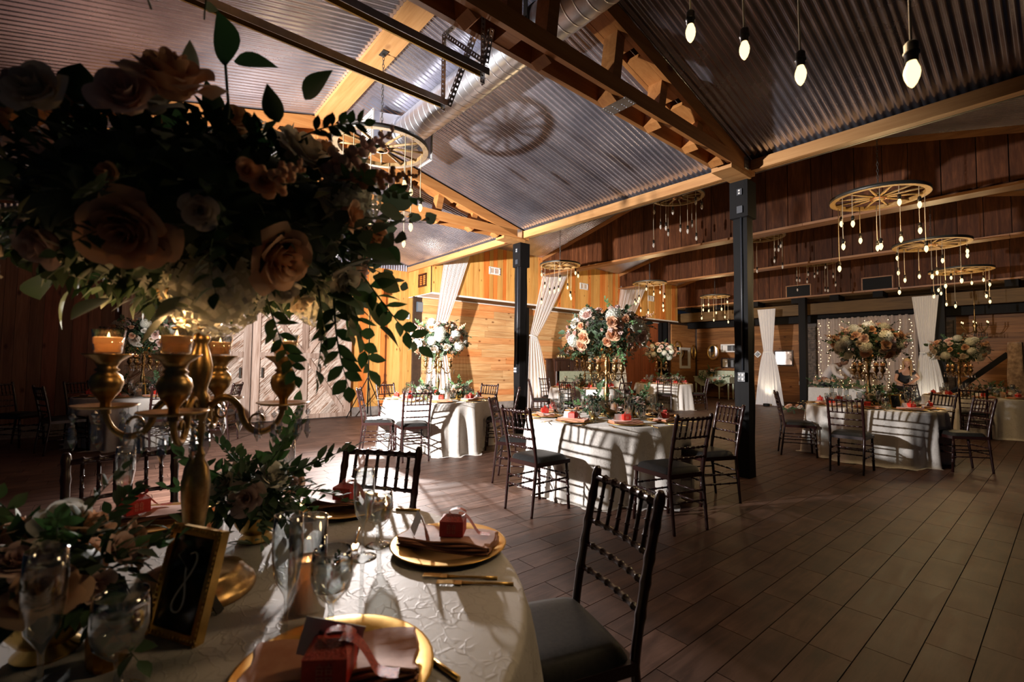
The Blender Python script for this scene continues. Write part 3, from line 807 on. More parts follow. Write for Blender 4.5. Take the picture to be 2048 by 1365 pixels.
# ---- flowers
def rose_mb(n=22, seed=1, op=1.0):
    rr = random.Random(seed); mb = MB()
    for i in range(n):
        t = (i+.6)/n; a = i*2.3999+rr.uniform(-.25, .25); rad = .1+.92*t**1.15*op; hgt = .62-.28*t+rr.uniform(-.05, .05)
        wd = .5+.42*t; curl = (.05+.55*t*t)*op
        def f(u, v, a=a, rad=rad, hgt=hgt, wd=wd, curl=curl, j=rr.uniform(-.08, .08)):
            s = (u*2-1); e = math.sin(PI*min(1, .12+.62*v)); ww = wd*e*1.25
            th = a+s*ww*(1.15-.35*v)/max(.35, rad)*.62
            rho = rad*(.32+.68*v**.75)+curl*.32*v**3-.05*s*s*v
            z = -.35+(.35+hgt)*v**.85-curl*.42*v**4-.14*s*s*v*v+j*v
            return (rho*math.cos(th), rho*math.sin(th), z)
        mb.grid(f, 5, 4)
    mb.ell((0, 0, -.25), (.42, .42, .25), 8, 5)
    return mb
ROSE = {}
for mn in ('rose_peach', 'rose_blush', 'rose_cream', 'rose_white'):
    ROSE[mn] = [rose_mb(26, 3, 1.0).mesh('rose', M[mn]), rose_mb(20, 8, .75).mesh('rose', M[mn]), rose_mb(11, 5, .5).mesh('rosebud', M[mn])]
def hyd_mb(seed=2):
    rr = random.Random(seed); mb = MB()
    for i in range(95):
        z = 1-1.55*(i+.5)/95; rad = math.sqrt(max(0, 1-z*z)); a = i*2.39996
        n = Vector((rad*math.cos(a), rad*math.sin(a), z)); T = n.to_track_quat('Z', 'Y').to_matrix()
        for k in range(4):
            b = k*PI/2+rr.uniform(-.2, .2); d = Vector((math.cos(b), math.sin(b), 0)); e = Vector((-math.sin(b), math.cos(b), 0)); s = .17
            pts = [Vector((0, 0, 0)), d*s*.6+e*s*.5+Vector((0, 0, .02)), d*s*1.1+Vector((0, 0, .05)), d*s*.6-e*s*.5+Vector((0, 0, .02))]
            mb.add([n*rr.uniform(.92, 1.0)*1.0+T @ p for p in pts], [(0, 1, 2, 3)])
    mb.ell((0, 0, -.1), (.85, .85, .8), 10, 7); return mb
HYD = hyd_mb().mesh('hydrangea', M['hydrangea'])
def leaf_pts(L, W, bend=.2, n=5, tip=1.6):
    mb = MB()
    def f(u, v):
        s = u*2-1; ww = W*math.sin(PI*min(1, v**(1/tip)*.97+.03))
        return (s*ww/2, v*L, -bend*L*v*v+.12*abs(s)*ww)
    return mb.grid(f, 2, n)
def sprig_mb(n=11, L=1.0, lw=.13, ll=.3, seed=1, tip=1.2, droop=.25, opp=False):
    rr = random.Random(seed); mb = MB(); P = [Vector((.05*math.sin(t*3), t*L, -droop*L*t*t)) for t in [i/8 for i in range(9)]]
    mb.tube(P, [.012*(1.2-i/9) for i in range(9)], 4)
    for i in range(n):
        t = .18+.82*i/(n-1); p = P[min(7, int(t*8))].lerp(P[min(8, int(t*8)+1)], t*8-int(t*8)) if t < 1 else P[8]
        s = 1 if i % 2 else -1
        if i == n-1: s = 0
        lf = leaf_pts(ll*rr.uniform(.8, 1.15)*(1.1-.35*t), lw*rr.uniform(.85, 1.15), rr.uniform(0, .3), 4, tip)
        T = Matrix.Translation(p) @ Matrix.Rotation(-s*rr.uniform(.7, 1.15), 4, 'Z') @ Matrix.Rotation(rr.uniform(-.7, .7), 4, 'Y') @ Matrix.Rotation(rr.uniform(-.2, .5), 4, 'X')
        mb.put(lf, T)
    return mb
SPR = {'ruscus': [sprig_mb(13, 1, .12, .27, s, 1.1).mesh('leaf_sprig', M['leaf']) for s in (1, 2)]+[sprig_mb(13, 1, .12, .27, 5, 1.1).mesh('leaf_sprig', M['leaf_lt'])],
       'euc': [sprig_mb(9, 1, .24, .26, s, 1.0, .35).mesh('leaf_sprig', M['euc']) for s in (3, 4)]}
LEAF = [leaf_pts(1, .72, .15, 7, 1.0).mesh('leaf', M['leaf']), leaf_pts(1, .8, -.1, 7, .95).mesh('leaf', M['euc']), leaf_pts(1, .6, .25, 7, 1.3).mesh('leaf', M['leaf'])]
def snap_mb(seed=4):
    rr = random.Random(seed); mb = MB(); 
    for i in range(20):
        t = i/19; a = i*2.4; s = .075*(1.1-.75*t)
        c = Vector((math.cos(a)*.07*(1-t*.6), .25+t*.75, math.sin(a)*.07*(1-t*.6)))
        mb.ell(c, (s, s*.8, s), 6, 4)
        if i % 2: mb.ell(c*1.0+Vector((math.cos(a)*s, .01, math.sin(a)*s)), (s*.6, s*.8, s*.6), 6, 4)
    return mb.tube([(0, 0, 0), (0, .5, 0), (0, 1, 0)], .012, 5)
SNAP = [snap_mb().mesh('snapdragon', M['rose_blush']), snap_mb(6).mesh('snapdragon', M['rose_peach'])]
def core_mb(n, seed, rx, rz, solid=.55):
    rr = random.Random(seed); mb = MB(); lf = leaf_pts(1, .5, .2, 2, 1.1)
    for i in range(n):
        d = Vector((rr.gauss(0, 1), rr.gauss(0, 1), rr.gauss(0, 1))).normalized(); k = rr.uniform(.35, 1)**.5
        p = Vector((d.x*rx*k, d.y*rx*k, d.z*rz*k)); q = (d+Vector((rr.gauss(0, .6), rr.gauss(0, .6), rr.gauss(0, .6)))).to_track_quat('Y', 'Z').to_matrix().to_4x4()
        mb.put(lf, Matrix.Translation(p) @ q @ Matrix.Diagonal((.055, .055, .055, 1)))
    mb.ell((0, 0, 0), (rx*solid, rx*solid, rz*solid), 14, 9)
    return mb
CORE_T = core_mb(1500, 5, .44, .26).mesh('foliage', M['leaf']); CORE_B = core_mb(2600, 9, .415, .235, .85).mesh('foliage', M['leaf']); CORE_L = core_mb(260, 6, .13, .075).mesh('foliage', M['leaf'])
def orient(n, roll=0): return (Vector(n).to_track_quat('Z', 'Y').to_matrix() @ Matrix.Rotation(roll, 3, 'Z')).to_euler()
def orienty(n, roll=0): return (Vector(n).to_track_quat('Y', 'Z').to_matrix() @ Matrix.Rotation(roll, 3, 'Y')).to_euler()
def fib(n, rr):
    for i in range(n):
        z = 1-2*(i+.5)/n; a = i*2.39996+rr.uniform(-.15, .15); q = math.sqrt(1-z*z)
        yield Vector((q*math.cos(a), q*math.sin(a), z))
COLS = ['rose_peach', 'rose_peach', 'rose_blush', 'rose_blush', 'rose_cream', 'rose_white']
def tall_flowers(x, y, z0, seed, label, heroes=(), nr=46, nl=46, big=False, ns=34):
    """z0: rim of the bowl; the arrangement is a flattened ball above it"""
    rr = random.Random(seed); t = thing('flower_arrangement', label, 'flowers', (x, y, z0), 0, 'tall rose arrangements'); c = Vector((0, 0, .2)); rx, rz = (.45, .25) if big else (.46, .275)
    stuff(obj('foliage', CORE_B if big else CORE_T, t, c))
    hd = [Vector(h[:3])-Vector((x, y, z0))-c for h in heroes]
    for h, d in zip(heroes, hd):
        n = Vector((d.x/rx, d.y/rx, d.z/rz)).normalized(); n = (n+Vector(h[5] if len(h) > 5 else (0, 0, 0))).normalized()
        o = HYD if h[3] == 'hydrangea' else ROSE[h[3]][0 if h[4] > .05 else 1]
        obj('hydrangea' if h[3] == 'hydrangea' else 'rose', o, t, c+d+n*.02, orient(n, rr.uniform(0, 6)), h[4]*1.2)
    for n in fib(nr, rr):
        if n.z < -.72: continue
        p = Vector((n.x*rx, n.y*rx, n.z*rz))*rr.uniform(.92, 1.06)
        if any((p-d).length < .11 for d in hd): continue
        u = rr.random()
        if u < .13: obj('hydrangea', HYD, t, c+p*.95, orient(n), rr.uniform(.07, .09)); continue
        k = 0 if u < .55 else (1 if u < .8 else 2)
        obj('rosebud' if k == 2 else 'rose', ROSE[rr.choice(COLS)][k], t, c+p, orient(n+Vector((rr.gauss(0, .2),)*3), rr.uniform(0, 6)), (rr.uniform(.062, .082), rr.uniform(.052, .068), rr.uniform(.03, .04))[k])
    for n in fib(ns, rr):
        n = (n+Vector((0, 0, -.12))).normalized(); p = Vector((n.x*rx, n.y*rx, n.z*rz))*.85
        if big and (n.z > .3 or n.z < -.55): continue
        kind = rr.choice(('ruscus', 'ruscus', 'euc'))
        obj('leaf_sprig', rr.choice(SPR[kind]), t, c+p, orienty(n+Vector((rr.gauss(0, .35), rr.gauss(0, .35), rr.gauss(0, .3))), rr.uniform(-1, 1)), rr.uniform(.13, .2))
    for n in fib(nl, rr):
        if n.z < -.85: continue
        p = Vector((n.x*rx, n.y*rx, n.z*rz))*rr.uniform(.88, 1.1)
        if any((p-d).length < .12 for d in hd): continue
        obj('leaf', rr.choice(LEAF), t, c+p, orienty(n+Vector((rr.gauss(0, .6), rr.gauss(0, .6), rr.gauss(0, .6))), rr.uniform(-1.5, 1.5)), rr.uniform(.06, .1)*(1.15 if big else 1))
    for i in range(4):
        a = rr.uniform(0, 6.28); n = Vector((math.cos(a), math.sin(a), rr.uniform(-.1, .7))).normalized(); p = Vector((n.x*rx, n.y*rx, n.z*rz))*.8
        obj('snapdragon', rr.choice(SNAP), t, c+p, orienty(n), rr.uniform(.2, .28))
    return t
def low_flowers(x, y, z, seed, label, s=1.0, nr=8, vase=True, sp=12):
    rr = random.Random(seed); t = thing('low_centrepiece', label, 'flowers', (x, y, z), rr.uniform(0, 6), 'low rose centrepieces')
    if vase:
        obj('bowl', MB().lathe([(.001, .001), (.045, .001), (.05, .008), (.034, .022), (.045, .03), (.062, .055), (.066, .085), (.06, .1), (.056, .1), (.05, .06), (.001, .05)], 20), t, scale=s, mat=M['gold'])
    c = Vector((0, 0, (.15 if vase else .06)*s))
    stuff(obj('foliage', CORE_L, t, c, scale=s))
    for i, n in enumerate(fib(nr*2, rr)):
        if n.z < -.35: continue
        p = Vector((n.x*.12, n.y*.12, n.z*.075))*s; k = rr.choice((0, 0, 1, 2))
        obj('rose', ROSE[rr.choice(COLS)][k], t, c+p, orient(n, rr.uniform(0, 6)), (.05, .042, .026)[k]*s)
    for n in fib(sp, rr):
        n = (n+Vector((0, 0, .25))).normalized()
        obj('leaf_sprig', rr.choice(SPR['ruscus']), t, c+Vector((n.x*.07, n.y*.07, n.z*.04))*s, orienty(n, rr.uniform(-1, 1)), rr.uniform(.15, .24)*s)
    return t

# ---- candelabra: tall gold stem, four scrolled arms, dish with crystals, cup; a bowl on top
CA = {}
def cand_meshes():
    m_ = M['antique']
    CA['base'] = MB().lathe([(.001, 0), (.138, 0), (.141, .008), (.136, .022), (.122, .03), (.124, .036), (.11, .048), (.112, .054), (.09, .066), (.05, .08), (.026, .096), (.02, .115), (.022, .125), (.018, .13)], 36).mesh('base', m_)
    CA['stem'] = MB().lathe([(.018, .12), (.024, .14), (.038, .2), (.046, .26), (.048, .3), (.04, .345), (.024, .37), (.028, .378), (.024, .386), (.018, .4), (.022, .44), (.024, .48), (.032, .5), (.034, .54), (.024, .555), (.026, .57),
                             (.038, .6), (.04, .63), (.03, .665), (.02, .69), (.026, .7), (.03, .708), (.026, .716), (.02, .73)], 28).mesh('stem', m_)
    CA['bowl'] = MB().lathe([(.02, .72), (.06, .728), (.065, .735), (.04, .745), (.05, .765), (.085, .8), (.1, .83), (.105, .84), (.096, .838), (.001, .77)], 32).mesh('bowl', m_)
    arm = MB(); P = []
    for i in range(26):
        t = i/25
        if t < .35: a = t/.35; P.append((.03+.085*a, 0, .515+.03*math.sin(a*PI)-.01*a))
        else:
            a = (t-.35)/.65*PI*1.0; P.append((.115+.06*(1-math.cos(a)), 0, .505-.07*math.sin(a)*1.05+.02*(t-.35)))
    arm.tube(P, [.011-.003*i/25 for i in range(26)], 8)
    # curl leaves on the scroll
    arm.tube([(.16+.02*math.cos(a), 0, .47+.02*math.sin(a)) for a in [i*.45 for i in range(11)]], [.006-.0004*i for i in range(11)], 6)
    arm.tube([(.06+.014*math.cos(a), 0, .5+.018*math.sin(a)) for a in [2+i*.45 for i in range(11)]], [.006-.0004*i for i in range(11)], 6)
    CA['arm'] = arm.mesh('arm', m_)
    CA['dish'] = MB().lathe([(.012, .512), (.02, .514), (.066, .516), (.08, .522), (.08, .524), (.064, .519), (.012, .517)], 24, (.235, 0, 0)).mesh('drip_dish', m_)
    CA['cup'] = MB().lathe([(.014, .5), (.012, .53), (.018, .54), (.034, .56), (.041, .582), (.036, .6), (.022, .612), (.03, .617), (.022, .624), (.032, .64), (.056, .656), (.06, .66), (.052, .659), (.001, .65)], 24, (.235, 0, 0)).mesh('candle_cup', m_)
    cr = MB(); cr.lathe([(.0005, -.012), (.007, -.018), (.0072, -.022), (.0005, -.03)], 6, sm=False); cr.lathe([(.0005, -.031), (.004, -.034), (.0005, -.038)], 6, sm=False)
    cr.lathe([(.0005, -.038), (.006, -.043), (.0085, -.07), (.0005, -.088)], 6, sm=False); cr.tube([(0, 0, 0), (0, 0, -.014)], .0008, 4)
    CA['crystal'] = cr.mesh('crystal_drop', M['crystal'])
cand_meshes()
def candelabra(x, y, rz, label, crystals=6, rows=True):
    t = thing('candelabra', label, 'candelabra', (x, y, .765), rz, 'tall gold candelabra'); t.scale = (.85, .85, .93)
    for k in ('base', 'bowl'): obj(k, CA[k], t, scale=(1.235, 1.235, 1))
    obj('stem', CA['stem'], t, scale=(.81, .81, 1))
    for i in range(4):
        a = obj('arm', CA['arm'], t, rot=Euler((0, 0, i*PI/2)))
        obj('drip_dish', CA['dish'], a); obj('candle_cup', CA['cup'], a)
        for j in range(crystals):
            b = 2*PI*j/crystals; obj('crystal_drop', CA['crystal'], a, (.235+.075*math.cos(b), .075*math.sin(b), .518), scale=1.2)
    return t
VG = MB().lathe([(.001, .002), (.024, .002), (.028, .006), (.034, .062), (.0328, .062), (.027, .008), (.001, .006)], 20).mesh('glass_cup', M['glass'])
VW = MB().lathe([(.001, .007), (.0265, .007), (.031, .042), (.027, .044), (.024, .03), (.022, .016), (.001, .016)], 20).mesh('wax', M['wax'])
FL = MB().lathe([(.0003, .0), (.0035, .006), (.004, .011), (.002, .02), (.0003, .027)], 8).mesh('flame', M['flame'])
V0 = []
WK = MB().tube([(0, 0, 0), (.001, 0, .01), (0, 0, .018)], .0008, 5).mesh('wick', M['ink'])
def votive(loc, label):
    if V0: return dup(V0[0], loc, 0, label, 'votive candles on the candelabra arms')
    t = thing('votive_candle', label, 'candle', loc, 0, 'votive candles on the candelabra arms')
    obj('glass_cup', VG, t); obj('wax', VW, t); obj('wick', WK, t, (0, 0, .016)); obj('flame', FL, t, (0, 0, .03)); V0.append(t); return t
ZT_ = .765
CANDS = {'T1': (.165, 1.475, .06), 'T2': (3.98, 6.62, .35), 'T3': (4.32, 3.45, .3), 'T4': (8.82, 2.0, .4), 'T5': (8.8, 7.7, .2), 'T6': (12.95, 8.2, .5), 'T7': (13.45, 1.5, .3), 'T8': (.3, 9.7, .2)}
for k, (x, y, a) in CANDS.items():
    rz = {'T1': math.radians(250)}.get(k, a-.7)
    candelabra(x, y, rz, 'tall antique gold candelabra on '+WH[k], 7 if k in ('T1', 'T4', 'T7') else 4)
    for i in range(4):
        b = rz+i*PI/2; votive((x+.2*math.cos(b), y+.2*math.sin(b), .765+.6115), 'lit votive on the '+side(k, TB[k][0]+math.cos(b), TB[k][1]+math.sin(b))+' candelabra arm, '+WH[k])
        lamp('candle_light', 'POINT', (x+.2*math.cos(b), y+.2*math.sin(b), ZT_+.6115+(.075 if k == 'T1' else .04)), 0.7 if k == 'T1' else .25, (1, .55, .22), None, .012)
HERO = [(.01, 1.151, 1.62, 'rose_peach', .066), (.255, 1.148, 1.605, 'rose_peach', .068, (.35, 0, .1)), (.391, 1.096, 1.713, 'rose_peach', .043, (.5, 0, 0)), (.055, 1.02, 1.85, 'rose_peach', .062, (0, 0, .6)),
        (-.115, 1.293, 1.602, 'rose_blush', .05), (.109, 1.078, 1.658, 'rose_cream', .036), (.202, 1.032, 1.718, 'rose_peach', .024), (.174, 1.025, 1.732, 'rose_peach', .024),
        (.163, 1.27, 1.541, 'hydrangea', .085), (-.109, 1.094, 1.802, 'rose_cream', .05), (.364, 1.368, 1.548, 'rose_cream', .045), (-.003, 1.036, 1.808, 'rose_blush', .05), (.3, 1.27, 1.56, 'rose_white', .045)]
f1 = tall_flowers(.165, 1.475, 1.53, 11, 'huge dark mass of roses on the nearest candelabra, large peach roses lit', HERO, 50, 95, True, 60)
def at1(px, q, s, rot): return obj('leaf', q, f1, Vector(px)-Vector((.165, 1.475, 1.53)), rot, s)
# long leaves and sprays standing out of the near arrangement
at1((.15, 1.15, 2.0), LEAF[0], .11, orienty((-.05, .02, 1), .9)); at1((.165, 1.14, 2.01), LEAF[2], .085, orienty((.8, -.6, .12), 1.2))
obj('stem', MB().tube([(0, 0, -.26), (.01, 0, -.1), (0, 0, 0)], .003, 5), f1, Vector((-.015, -.325, .475)), mat=M['stem'])
for p, d, s in (((.56, 1.33, 1.66), (.9, -.7, .1), .1), ((.57, 1.33, 1.62), (.9, -.7, -.5), .095), ((.56, 1.36, 1.55), (.6, -.5, -.9), .1), ((.52, 1.36, 1.5), (.3, -.3, -1), .095), ((.6, 1.34, 1.47), (.7, -.6, -.6), .085),
                ((.42, 1.2, 1.6), (.6, -.5, .2), .095), ((.4, 1.22, 1.54), (.7, -.5, -.2), .1), ((.45, 1.15, 1.72), (.8, -.6, .3), .095), ((.47, 1.2, 1.66), (.8, -.6, -.1), .1), ((.12, 1.2, 1.5), (-.6, .2, -.5), .085), ((-.02, 1.25, 1.49), (-.7, .4, -.4), .08), ((.08, 1.25, 1.47), (-.3, .1, -.6), .085),
                ((.4, 1.15, 1.83), (.7, -.5, .6), .095), ((.36, 1.12, 1.9), (.6, -.5, .7), .1), ((.3, 1.1, 1.96), (.4, -.3, .9), .09)):
    at1(p, R.choice(LEAF), s, orienty(d, R.uniform(-1, 1)))
for p, d, s in (((.48, 1.3, 1.6), (.35, -.3, -1), .26), ((.44, 1.28, 1.58), (.1, -.2, -1), .28), ((.4, 1.3, 1.57), (.25, -.1, -1), .24), ((.52, 1.3, 1.62), (.6, -.5, -.75), .26), ((.28, 1.3, 1.52), (.4, -.3, -.9), .2),
                ((-.2, 1.35, 1.57), (-.7, .4, -.3), .24), ((-.2, 1.3, 1.62), (-.8, .5, .1), .24), ((-.22, 1.25, 1.7), (-.8, .6, .2), .24), ((-.15, 1.2, 1.6), (-.8, .6, -.1), .22), ((-.2, 1.2, 1.8), (-.8, .6, .3), .22), ((-.25, 1.3, 1.55), (-.8, .3, -.4), .22), ((.42, 1.12, 1.8), (.7, -.6, .0), .15), ((.3, 1.12, 1.88), (.6, -.5, .25), .15), ((.02, 1.05, 2.0), (-.2, .1, 1), .16), ((.1, 1.05, 2.02), (.1, 0, 1), .15)):
    obj('leaf_sprig', R.choice(SPR['ruscus']), f1, Vector(p)-Vector((.165, 1.475, 1.53)), orienty(d, R.uniform(-1, 1)), s)
obj('snapdragon', SNAP[1], f1, Vector((.38, 1.12, 1.8))-Vector((.165, 1.475, 1.53)), orienty((.85, -.6, .12)), .2)
FLB = {'T2': 'round arrangement of blush and cream roses in front of the first white swag', 'T3': 'largest lit arrangement of roses and eucalyptus, above the middle table', 'T4': 'wide arrangement of blush roses in front of the fairy-lit curtain',
       'T5': 'arrangement of pale roses half hidden behind the middle bouquet', 'T6': 'arrangement of pale roses beside the white framed mirror', 'T7': 'arrangement with bright trailing leaves at the right, near the log slab', 'T8': 'arrangement of white roses in front of the dim barn door'}
for i, k in enumerate(FLB):
    x, y, _ = CANDS[k]; far = k in ('T5', 'T6', 'T7')
    tall_flowers(x, y, 1.53, 20+i, FLB[k], (), 92 if not far else 60, 30 if not far else 18, False, 34 if not far else 24)

# ---- tableware
CHG = MB().lathe([(.001, .004), (.1, .004), (.11, .006), (.118, .012), (.16, .016), (.165, .015), (.16, .012), (.115, .006), (.1, 0), (.001, 0)], 40).mesh('charger_plate', M['plate_gold'])
def nap_mb():
    mb = MB()
    for i in range(4):
        def f(u, v, i=i): return ((u-.5)*.25+.004*math.sin(v*9+i), (v-.5)*(.115-.004*i)+.003*math.sin(u*11+i*2), .016+i*.006+.004*math.sin(u*7+v*5+i)*(.4+u))
        mb.grid(f, 12, 6)
        mb.grid(lambda u, v, f=f: Vector(f(u, 0))+Vector((0, -.004*math.sin(v*PI), -.006*v)), 12, 3); mb.grid(lambda u, v, f=f: Vector(f(1, u))+Vector((.004*math.sin(v*PI), 0, -.006*v)), 6, 3)
        mb.grid(lambda u, v, f=f: Vector(f(0, u))+Vector((-.004*math.sin(v*PI), 0, -.006*v)), 6, 3)
    return mb
NAP = nap_mb().mesh('napkin', M['napkin'])
def favor_parts():
    b = MB(); w_, h = .027, .034
    b.box((0, 0, h/2), (2*w_, 2*w_, h)); box = b.mesh('box_body', M['red'])
    t = MB(); t.add([(-w_-.001, -w_-.001, h), (w_+.001, -w_-.001, h), (w_+.001, w_+.001, h), (-w_-.001, w_+.001, h), (-.016, 0, h+.01), (.016, 0, h+.01)], [(0, 1, 5, 4), (1, 2, 5), (2, 3, 4, 5), (3, 0, 4)])
    top = t.mesh('box_top', M['red_glitter'])
    e = MB()
    for sx in (-.0055, .0055):      # paired square characters printed on the front
        for dx, dz, a, c in ((0, .0085, .009, .0014), (0, .0045, .009, .0014), (0, .0005, .0075, .0014), (0, -.0045, .009, .0014), (0, -.0085, .0075, .0014)): e.box((sx+dx, -w_-.0006, .017+dz), (a, .001, c))
        for dx in (-.003, .003): e.box((sx+dx, -w_-.0006, .0195), (.0013, .001, .008)); e.box((sx+dx, -w_-.0006, .0105), (.0013, .001, .005))
        e.box((sx, -w_-.0006, .027), (.0013, .001, .005))
    em = e.mesh('emblem', plain('emblem_print', (.75, .2, .13), .5))
    r = MB(); r.grid(lambda u, v: (.012+u*.075, (v-.5)*.02+.008*math.sin(u*5), max(.003, h+.012-.06*u+.006*math.sin(u*7))), 14, 3); r.grid(lambda u, v: (.01+.02*math.cos(u*6.28), (v-.5)*.014, h+.014+.009*math.sin(u*6.28)), 14, 2)
    rb_ = r.mesh('ribbon', M['red_glitter'])
    return box, top, em, rb_
FV = favor_parts()
CARD = MB().add([(-.03, .018, 0), (.03, .018, 0), (.03, 0, .045), (-.03, 0, .045), (.03, -.018, 0), (-.03, -.018, 0)], [(0, 1, 2, 3), (3, 2, 4, 5)]).add([(-.03, .017, 0), (.03, .017, 0), (.03, 0, .0435), (-.03, 0, .0435), (.03, -.017, 0), (-.03, -.017, 0)], [(3, 2, 1, 0), (5, 4, 2, 3)]).mesh('place_card', M['card'])
FLU = MB().lathe([(.034, 0), (.0345, .002), (.02, .004), (.006, .008), (.004, .02), (.0035, .075), (.006, .085), (.02, .11), (.026, .15), (.0262, .19), (.024, .225), (.0234, .225), (.025, .19), (.0248, .15), (.019, .112), (.001, .09)], 24).mesh('bowl', M['glass'])
GOB = MB().lathe([(.036, 0), (.0365, .002), (.02, .005), (.007, .01), (.005, .03), (.006, .04), (.008, .048), (.018, .056), (.034, .075), (.04, .1), (.039, .13), (.036, .15), (.0354, .15), (.038, .13), (.039, .1), (.033, .077), (.001, .06)], 24).mesh('bowl', M['glass'])
GW = MB().lathe([(.001, .06), (.033, .078), (.0388, .1), (.0385, .118), (.001, .118)], 24).mesh('water', M['water'])
def fork_mb():
    mb = MB().tube([(0, 0, .004), (0, .05, .005), (0, .1, .0045), (0, .128, .004)], [.0045, .003, .0028, .005], 6)
    mb.box((0, .138, .005), (.019, .02, .002))
    for i in range(4): mb.box((-.0075+.005*i, .168, .006), (.0022, .045, .0018))
    return mb
FORK = fork_mb().mesh('fork', M['gold'])
KNIFE = MB().tube([(0, 0, .005), (0, .09, .005)], .0048, 6).prism([(-.006, .09, .004), (.006, .09, .004), (.008, .17, .004), (.002, .205, .004), (-.006, .2, .004)], (0, 0, .0018)).mesh('knife', M['gold'])
SPOON = MB().tube([(0, 0, .004), (0, .12, .004)], [.0045, .003], 6).ell((0, .142, .005), (.014, .024, .004), 10, 6).mesh('spoon', M['gold'])
CYL = MB().lathe([(.001, .003), (.04, .003), (.04, .2), (.0385, .2), (.0385, .006), (.001, .006)], 28).mesh('glass_cylinder', M['glass'])
PIL = MB().lathe([(.001, .006), (.03, .006), (.031, .02), (.031, .105), (.028, .112), (.025, .1), (.023, .062), (.001, .056)], 24).mesh('wax', M['wax_pink'])
_tw = {}
def rescale(me, k, kz=None):
    me.transform(Matrix.Diagonal((k, k, kz or k, 1)))
for me_, k_ in ((CHG, 1.14), (NAP, 1.2), (CARD, 1.3), (FLU, 1.2), (GOB, 1.16), (GW, 1.16), (CYL, 1.1), (PIL, 1.1), (FORK, 1.1), (KNIFE, 1.1))+tuple((q, 1.4) for q in FV): rescale(me_, k_)
def ware(key, build, loc, rz, label, group):
    """first of a kind is built with its parts, the rest are copies"""
    if key in _tw: return dup(_tw[key], loc, rz, label, group)
    t = build(); t.location = loc; t.rotation_euler = (0, 0, rz); t['label'] = label; t['group'] = group; _tw[key] = t; return t
def b_simple(n, me, cat):
    def b(): return tag(obj(n, me), '', cat)
    return b
def b_favor():
    t = thing('favour_box', '', 'gift box'); obj('box_body', FV[0], t); obj('box_top', FV[1], t); obj('emblem', FV[2], t); obj('ribbon', FV[3], t); return t
def b_flute():
    t = thing('champagne_flute', '', 'glass'); obj('bowl', FLU, t); return t
def b_goblet():
    t = thing('water_goblet', '', 'glass'); obj('bowl', GOB, t); obj('water', GW, t); return t
def b_cyl():
    t = thing('candle_cylinder', '', 'candle'); obj('glass_cylinder', CYL, t); obj('wax', PIL, t); obj('wick', WK, t, (0, 0, .06), scale=1.4); obj('flame', FL, t, (0, 0, .085), scale=1.5); return t
def candle_light(x, y): lamp('candle_light', 'POINT', (x, y, ZT+.095), .8, (1, .55, .22), None, .01)
ZT = .7635
def place(k, a, detail=2, rad=None, parts='cnfkpgq', off=0):
    cx, cy, r = TB[k]; rad = rad or r-.2; c, s = math.cos(a), math.sin(a); W = WH[k]
    px, py = cx+c*rad, cy+s*rad; rz = a+PI/2; sd = side(k, px, py)
    def P(dx, dy): return (cx+c*(rad+dy)-s*dx, cy+s*(rad+dy)+c*dx)
    ware('c', b_simple('charger_plate', CHG, 'plate'), (px, py, ZT), rz, 'gold charger plate on the '+sd+' side of '+W, 'charger plates on '+W)
    ware('n', b_simple('napkin', NAP, 'napkin'), (px, py, ZT), rz+.1, 'folded peach napkin on the '+sd+' side of '+W, 'napkins on '+W)
    ware('f', b_favor, (px+.01*c, py+.01*s, ZT+.046), rz+off, 'red gift box on the '+sd+' side of '+W, 'red gift boxes on '+W)
    if 'k' in parts:
        q = P(-.075, -.01); ware('k', b_simple('place_card', CARD, 'card'), (q[0], q[1], ZT+.044), rz+.2, 'white name card on the '+sd+' side of '+W, 'name cards on '+W)
    if 'g' in parts:
        q = P(.11, -.16); ware('fl', b_flute, (q[0], q[1], ZT), 0, 'champagne flute on the '+sd+' side of '+W, 'champagne flutes on '+W)
        q = P(.19, -.12); ware('go', b_goblet, (q[0], q[1], ZT), 0, 'goblet of water on the '+sd+' side of '+W, 'water goblets on '+W)
    if 'p' in parts:
        q = P(-.2, .09); ware('fo', b_simple('fork', FORK, 'cutlery'), (q[0], q[1], ZT), rz+PI, 'gold fork on the '+sd+' side of '+W, 'forks on '+W)
        q = P(.2, .09); ware('kn', b_simple('knife', KNIFE, 'cutlery'), (q[0], q[1], ZT), rz+PI, 'gold knife on the '+sd+' side of '+W, 'knives on '+W)
for k, a0, ps in (('T2', .3, 'ckgp'), ('T3', .2, 'ckgp'), ('T4', .15, 'ckgp'), ('T5', .1, 'g'), ('T6', .3, 'g'), ('T7', .2, 'kg'), ('T8', .25, 'g')):
    for i in range(8): place(k, a0+i*PI/4, parts=ps)
    cx, cy, r = TB[k]; W = WH[k]
    low_flowers(cx-.3, cy-.1, ZT, hash(k) % 7+len(k)*3+ord(k[1]), 'low bowl of roses left of the stem on '+W)
    low_flowers(cx+.22, cy-.25, ZT, ord(k[1])+50, 'low bowl of roses right of the stem on '+W)
    for j, (dx, dy) in enumerate(((.3, .1), (-.05, -.36))):
        ware('cy', b_cyl, (cx+dx, cy+dy, ZT), 0, 'pillar candle in a glass cylinder, '+('right' if j == 0 else 'left')+' one on '+W, 'cylinder candles on '+W)
